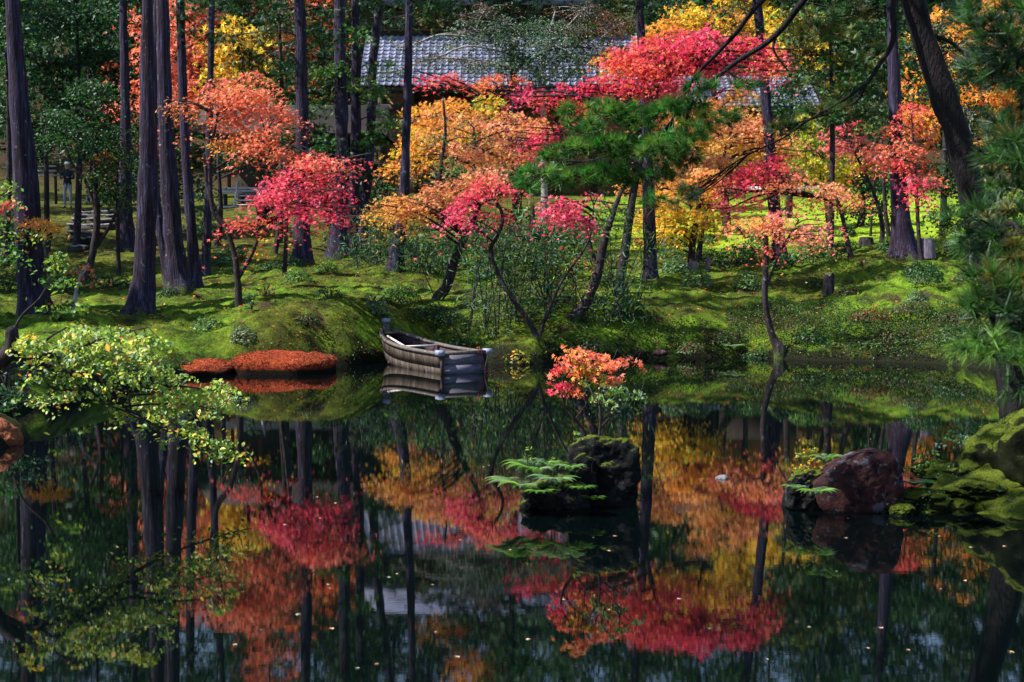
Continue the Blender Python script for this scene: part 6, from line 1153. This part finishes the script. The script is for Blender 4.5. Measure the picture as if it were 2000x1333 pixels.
# --- yellow green tree leaning over the water from the left, its 300 nearest leaves one by one
def near_branch():
    D = 13.4; r = np.random.default_rng(77); t = thing('overhanging_tree', 'leaning tree with yellow green leaves reaching over the pond from the left', 'tree', P(-70, 840, D)); m = M(D)
    limbs = [[(-70, 860, 44), (-40, 770, 40), (-5, 708, 32), (22, 685, 28), (24, 650, 26), (20, 640, 20)], [(10, 690, 20), (60, 705, 14), (120, 720, 13), (200, 745, 12), (240, 795, 9), (290, 825, 7), (350, 850, 5), (430, 875, 4), (490, 888, 2)],
             [(-5, 725, 16), (30, 712, 11), (60, 712, 10), (75, 725, 6)], [(60, 708, 8), (100, 690, 7), (135, 730, 9), (170, 728, 6)], [(200, 745, 7), (250, 765, 6), (320, 755, 5), (400, 760, 3), (475, 775, 2)], [(120, 720, 8), (160, 680, 6), (220, 655, 4), (290, 640, 2)], [(60, 705, 7), (90, 665, 5), (130, 640, 3)],
             [(150, 735, 7), (185, 770, 5), (210, 790, 4), (270, 815, 3), (300, 840, 2)], [(240, 795, 6), (300, 790, 4), (360, 790, 3), (420, 800, 2)], [(255, 800, 5), (256, 775, 4), (300, 770, 3)], [(60, 712, 6), (50, 750, 4), (40, 775, 2)]]
    allp = []
    for i, l in enumerate(limbs):
        lp = spline([P(q[0], q[1], D+.25*math.sin(i*1.7)*(k/len(l))) for k, q in enumerate(l)], 6*len(l)); lr = np.interp(np.linspace(0, 1, len(lp)), np.linspace(0, 1, len(l)), [q[2]*m/2 for q in l])
        mb = MB(); mb.tube(lp, np.maximum(lr, .003), 8 if i == 0 else 6, rough=.25); V, F_ = mb.out(); part('trunk' if i == 0 else 'branch', V, F_, BARKD, t, True); allp.append(lp)
    allp = np.concatenate(allp[1:])
    pads = [(150, 640, 60, 13), (110, 655, 60, 16), (200, 640, 50, 12), (240, 655, 50, 13), (290, 655, 40, 10), (320, 662, 26, 8), (60, 675, 40, 14), (150, 680, 60, 16), (220, 690, 50, 16), (280, 685, 50, 13), (110, 700, 60, 14), (200, 715, 60, 16), (270, 720, 60, 16), (330, 715, 40, 9), (350, 738, 50, 10), (290, 745, 50, 14), (210, 750, 44, 12),
            (400, 750, 42, 8), (440, 760, 30, 8), (455, 770, 20, 6), (80, 770, 50, 9), (130, 765, 40, 9), (60, 780, 34, 5), (150, 740, 40, 10), (330, 770, 44, 10), (380, 785, 40, 9), (420, 800, 18, 8), (260, 785, 40, 12), (310, 800, 40, 11), (350, 820, 36, 9), (290, 835, 20, 7), (390, 845, 30, 7), (430, 865, 32, 6), (460, 882, 26, 5), (475, 884, 18, 3), (410, 862, 36, 8), (440, 872, 30, 6), (380, 840, 34, 9), (330, 800, 50, 12), (360, 850, 18, 6), (240, 815, 20, 8), (345, 790, 30, 8), (60, 740, 30, 6)]
    Ls = []; mb = MB()
    for px, py, rx, ry in pads:
        c, S, L, k = pad_points(px, py, rx, ry, D+r.uniform(-.35, .35), r, .044, 1.2, spray=.11, rz=.35)
        Ls.append(L)
        for s in S[:24]:
            st = allp[np.argmin(np.linalg.norm(allp-s, axis=1)+.5*np.abs(r.normal(0, .1, len(allp))))]; mb.tube(spline([st, (st+s)/2+r.normal(0, .02, 3), s], 5), np.linspace(.0045, .0018, 5), 3, False)
    V, F_ = mb.out(); part('twigs', V, F_, BARKD, t, True, kind='stuff')
    L = np.concatenate(Ls); N = len(L); nr = np.stack([r.normal(0, .55, N), r.normal(0, .55, N)-.45, np.full(N, .7)+r.normal(0, .3, N)], 1); R = rots(nr, r); size = .046*np.exp(r.normal(0, .2, N)); cc = clr(['lime', 'sage', 'lime', 'leaf', 'ylime', 'lime'], N, r, .25)
    cc[r.random(N) < .03] = CLR['orange']
    o = np.argsort(L[:, 1]-.01*size*100); near = set(o[:300].tolist()); mask = np.ones(N, bool); mask[o[:300]] = False
    V, F, c = leaves(L[mask], None, size[mask], cc[mask], 'oval6', r, R[mask]); part('foliage', V, F, BROAD, t, False, c, kind='stuff')
    sv, sf = SH['oval6']; protos = []
    for q in range(6): protos.append(mesh('leaf', sv, sf, BROAD, False, clr([['lime', 'ylime', 'ylime', 'leaf', 'yellow', 'gold'][q]], 1, r, .1)[0]))
    base = np.array(t.location)
    for i in o[:300]:
        q = bpy.data.objects.new('leaf', protos[int(r.integers(0, 6)) if r.random() < .8 else 1]); COL.objects.link(q); q.parent = t
        q.matrix_basis = Matrix.Translation(Vector((L[i]-base).tolist())) @ Matrix([list(R[i][k]) for k in range(3)]).to_4x4() @ Matrix.Scale(float(size[i]), 4)
near_branch()
build_tree('left_edge_tree', 'light green leafed tree at the left frame edge in front of the leftmost cedar', 'tree',
    [(-60, 760, 24), (-50, 600, 18), (-30, 450, 12), (-10, 350, 6)], [(10, 350, 26, 12, ['lime', 'leaf']), (20, 380, 22, 10, ['lime', 'leaf']), (10, 450, 26, 14, ['leaf', 'lime']), (30, 480, 30, 12, ['leaf', 'green']), (15, 500, 26, 14, ['leaf', 'green']), (60, 452, 20, 6, ['leaf', 'lime']), (20, 400, 26, 12, ['red', 'scarlet'])], D=20, leaf=.075, kind='oval', mat=BROAD, cover=.9, spray=.15)
build_tree('thin_left_sapling', 'leaning leafy sapling with bright leaves over the dark left slope', 'tree', [(5, 700, 7), (30, 640, 5), (80, 580, 4), (110, 520, 3)], [(100, 500, 34, 12, ['leaf', 'lime']), (130, 515, 30, 12, ['leaf', 'lime']), (90, 540, 34, 10, ['leaf', 'green']), (125, 550, 30, 9, ['leaf', 'lime'])], D=20.5, leaf=.085, kind='oval', mat=BROAD, cover=.9, spray=.12)

# --- fallen leaves floating on the pond
fl_me = []
for cn in ('orange', 'gold', 'salmon', 'sage'):
    sv, sf = SH['maple']; fl_me.append(mesh('floating_leaf', sv*np.array([1, 1, .25])+np.array([0, 0, .03]), sf, MAPLE, False, np.clip(np.array(CLR[cn])*.6+.3, 0, .8)))
r = np.random.default_rng(5)
spots = [(625, 1017), (645, 1157), (775, 1128), (640, 1150), (1440, 970), (1656, 1017), (1654, 1056), (1633, 1123), (1835, 1053), (1886, 1142), (1838, 1158), (1580, 1235), (1722, 1237), (1976, 1285), (1960, 1073), (700, 1318), (735, 1309), (895, 1295), (1200, 1052), (1158, 1055), (1190, 1082), (997, 1080), (1325, 1178), (1385, 1238), (1190, 1200), (945, 915), (955, 912), (510, 1240), (650, 1238), (460, 1270), (850, 1245), (760, 1135), (845, 1150), (1696, 1278), (1775, 1281), (555, 1030), (620, 975), (655, 987), (1700, 860), (1740, 812), (1730, 802), (1895, 1075), (1030, 1260), (580, 1210), (1500, 1300), (1100, 1180), (900, 1060)]
used_fl = set(); marks = [(1186, 990, 'the islet rock'), (1676, 1008, 'the lichen boulder'), (1411, 940, 'the small pond stone'), (905, 770, 'the boat'), (1870, 1040, 'the mossy right bank'), (620, 1060, 'the crimson maple reflection'), (480, 1250, 'the scarlet reflection at lower left'), (900, 1180, 'the temple reflection'), (1350, 1200, 'the lower red reflection'), (1765, 1250, 'the reflection of the biggest right cedar'), (1650, 1150, 'the dark green reflection below the boulder'), (450, 890, 'the tip of the yellow green branch')]
for i, (px, py) in enumerate(spots):
    p = P(px, py, shoreD(py)); o = obj('floating_leaf', fl_me[i % 4]); o.location = (p[0], p[1], .002); o.rotation_euler = (r.normal(0, .12), r.normal(0, .12), r.uniform(0, 6)); s = r.uniform(.018, .034); o.scale = (s, s, s)
    lx_, ly_, ln_ = min(marks, key=lambda q: (q[0]-px)**2+(1.6*(q[1]-py))**2); dx_, dy_ = px-lx_, py-ly_
    dr = ('right of' if dx_ > 0 else 'left of') if abs(dx_) > abs(dy_) else ('nearer than' if dy_ > 0 else 'beyond')
    far_ = 'close ' if math.hypot(dx_, dy_) < 60 else '' if math.hypot(dx_, dy_) < 130 else 'well '
    lb_ = f"{['orange', 'golden', 'salmon pink', 'pale green'][i % 4]} fallen leaf floating {far_}{dr} {ln_}"
    if lb_ in used_fl: lb_ += f", {'upper' if py < 1100 else 'lower'} of its kind"
    used_fl.add(lb_); tag(o, lb_, 'leaf', 'fallen leaves floating on the pond')

# --- wood on the hill behind: every tree its own
r = np.random.default_rng(2024)
def bgcols(px, row):
    q = r.random()
    if px < 270: return (['dark', 'green'], 'dark green') if q < .8 else (['orange', 'gold'], 'orange') if q < .92 else (['red', 'scarlet'], 'red')
    if px < 560: return (['scarlet', 'salmon'], 'salmon red') if q < .40 else (['yellow', 'gold'], 'yellow') if q < .55 else (['dark', 'green'], 'dark green')
    if px < 760: return (['dark', 'cedar'], 'dark green') if q < .7 else (['orange', 'scarlet'], 'orange red')
    if px < 1250: return (['dark', 'green', 'sage'], 'grey green') if q < .75 else (['gold', 'orange'], 'golden')
    if px < 1560: return (['gold', 'yellow'], 'golden') if q < .4 else (['dark', 'green'], 'dark green')
    return (['dark', 'green', 'cedar'], 'dark green') if q < .8 else (['orange', 'gold'], 'orange')
k = 0; used_labels = set()
lands = [(-99, 'left of the leftmost cedar'), (70, 'behind the person and the log steps'), (200, 'behind the dark crooked tree'), (300, 'behind the thick twin cedars'), (420, 'behind the big red maple at left'), (560, 'behind the veranda pavilion'), (680, 'behind the middle cedars'),
         (800, 'behind the left end of the temple roof'), (950, 'behind the temple upper storey'), (1100, 'behind the bare twig tree'), (1240, 'behind the crimson maple crown'), (1380, 'behind the gold maple'), (1500, 'behind the lawn hall'), (1640, 'behind the lime tree'), (1760, 'behind the biggest right cedar'), (1880, 'behind the leaning pine'), (1990, 'behind the near pine boughs')]
for row, (D0, n, ytop) in enumerate([(74, 14, 20), (84, 15, -140), (97, 17, -300), (109, 16, -420)]):
    for i in range(n):
        px = -60+(2120)*(i+.5+.3*(row % 2))/n+r.normal(0, 16); D_ = D0+r.uniform(-3, 4); (cols, word) = bgcols(px, row); gz_ = Gz(P(px, 0, D_)[0], D_); m = M(D_)
        if row == 3: cols, word = [(['dark', 'cedar'], 'very dark green'), (['dark', 'blue'], 'bluish green'), (['cedar', 'olive'], 'olive green')][i % 3]
        base = HY-(gz_-CH)/m; yt = ytop+r.uniform(-30, 40); H = base-yt
        pads = [(px+r.normal(0, 26), yt+H*f, (58+34*f)*r.uniform(.85, 1.2), H*.11, cols, r.normal(0, 1.2)) for f in (.07, .19, .31, .43, .55, .67, .79)]
        lab = min(lands, key=lambda q: abs(q[0]-px))[1]
        pos = ['front', 'middle', 'third', 'rearmost'][row]
        full = f'{word} hill tree, {pos} row, {lab}'
        while full in used_labels: full += ' further right' if 'further' not in full else ' again'
        used_labels.add(full)
        build_tree('hill_tree', full, 'tree', [(px, base, 11), (px+4, (base+yt)/2, 8), (px, yt, 3)], pads, leaf=.27, kind='maple', mat=BROAD if 'dark' in cols else MAPLE, D=D_, cover=.8, spray=.75, plates=False, twigs=.08, group='trees on the hill behind the garden', seed=500+k); k += 1
for k, (x, y, h) in enumerate([(-17, 27, 13), (-19, 33, 15), (-18, 39, 15), (-22, 45, 17), (-24, 52, 18), (-14, 21, 12), (-27, 60, 18)]):  # unseen cedars added off the left edge to shade the left slope
    z = Gz(x, y); r2 = np.random.default_rng(k); t = thing('cedar_tree', f'shade cedar added outside the view on the left edge of the wood {["by the bank", "above the bank", "on the slope", "beside the path", "behind the path", "next to the pond", "at the back"][k]}', 'tree', (x, y, z))
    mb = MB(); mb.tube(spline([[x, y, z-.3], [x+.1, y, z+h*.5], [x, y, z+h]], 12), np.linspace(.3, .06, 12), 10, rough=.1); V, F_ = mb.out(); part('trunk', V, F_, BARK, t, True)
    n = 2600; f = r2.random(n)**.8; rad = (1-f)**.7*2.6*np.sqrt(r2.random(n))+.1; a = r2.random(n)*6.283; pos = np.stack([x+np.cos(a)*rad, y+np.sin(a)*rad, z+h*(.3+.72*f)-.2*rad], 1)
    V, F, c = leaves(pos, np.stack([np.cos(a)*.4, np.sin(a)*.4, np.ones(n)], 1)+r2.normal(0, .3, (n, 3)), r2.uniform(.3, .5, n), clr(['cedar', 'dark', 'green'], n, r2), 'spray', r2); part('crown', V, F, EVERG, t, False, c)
for k, (x, y, h, wd) in enumerate([(-13, -7, 15, 'far left'), (-7, -9, 17, 'left'), (-1, -8, 16, 'directly'), (5, -9, 17, 'right'), (11, -7, 15, 'far right'), (-15, 1, 15, 'beside, at the left,'), (15, 2, 15, 'beside, at the right,')]):  # unseen trees added behind the camera to block sky light on front faces
    z = Gz(x, y); r2 = np.random.default_rng(k+40); t = thing('shade_evergreen', f'broad shade evergreen added {wd} behind the viewpoint on the near path', 'tree', (x, y, z))
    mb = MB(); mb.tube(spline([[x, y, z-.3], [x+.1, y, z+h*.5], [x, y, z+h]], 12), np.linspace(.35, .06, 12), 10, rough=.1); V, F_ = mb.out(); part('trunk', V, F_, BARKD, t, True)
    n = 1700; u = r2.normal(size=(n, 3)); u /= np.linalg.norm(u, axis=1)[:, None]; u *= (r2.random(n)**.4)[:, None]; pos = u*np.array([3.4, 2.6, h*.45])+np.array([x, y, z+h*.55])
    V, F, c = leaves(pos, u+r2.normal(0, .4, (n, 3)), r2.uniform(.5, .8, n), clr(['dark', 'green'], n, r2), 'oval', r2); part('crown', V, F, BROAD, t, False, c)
build_tree('eaves_conifer', 'dark conifer with drooping boughs over the upper storey of the temple', 'tree', [(1010, 430, 20), (1005, 200, 15), (1000, 0, 12), (1000, -200, 6)],
    [(1000, 45, 60, 16, ['dark', 'cedar']), (1090, 40, 60, 18, ['dark', 'cedar']), (1170, 45, 50, 18, ['dark', 'cedar', 'olive']), (940, 20, 50, 10, ['dark', 'cedar']), (770, 35, 36, 14, ['dark', 'cedar']), (860, 10, 50, 9, ['dark', 'cedar']), (1120, 80, 50, 16, ['dark', 'cedar']), (1200, 100, 40, 20, ['dark', 'blue']), (1040, 120, 50, 14, ['dark', 'sage']), (900, -30, 70, 20, ['cedar', 'dark']), (1040, -20, 80, 20, ['cedar', 'dark']), (960, -80, 90, 26, ['cedar', 'dark', 'green']), (1100, -60, 80, 26, ['cedar', 'dark']), (860, -90, 70, 24, ['cedar', 'dark']), (1000, -150, 90, 30, ['cedar', 'green']), (1180, -10, 50, 18, ['dark', 'olive']), (800, 10, 50, 16, ['dark', 'olive']), (1000, 0, 60, 12, ['dark', 'cedar'])], D=57, leaf=.30, kind='spray', mat=EVERG, cover=1.9, spray=.6)
print('leaf tris', TRI[0], 'total', sum(len(o.data.polygons) for o in bpy.data.objects if o.type == 'MESH'), 'objects', len(bpy.data.objects))
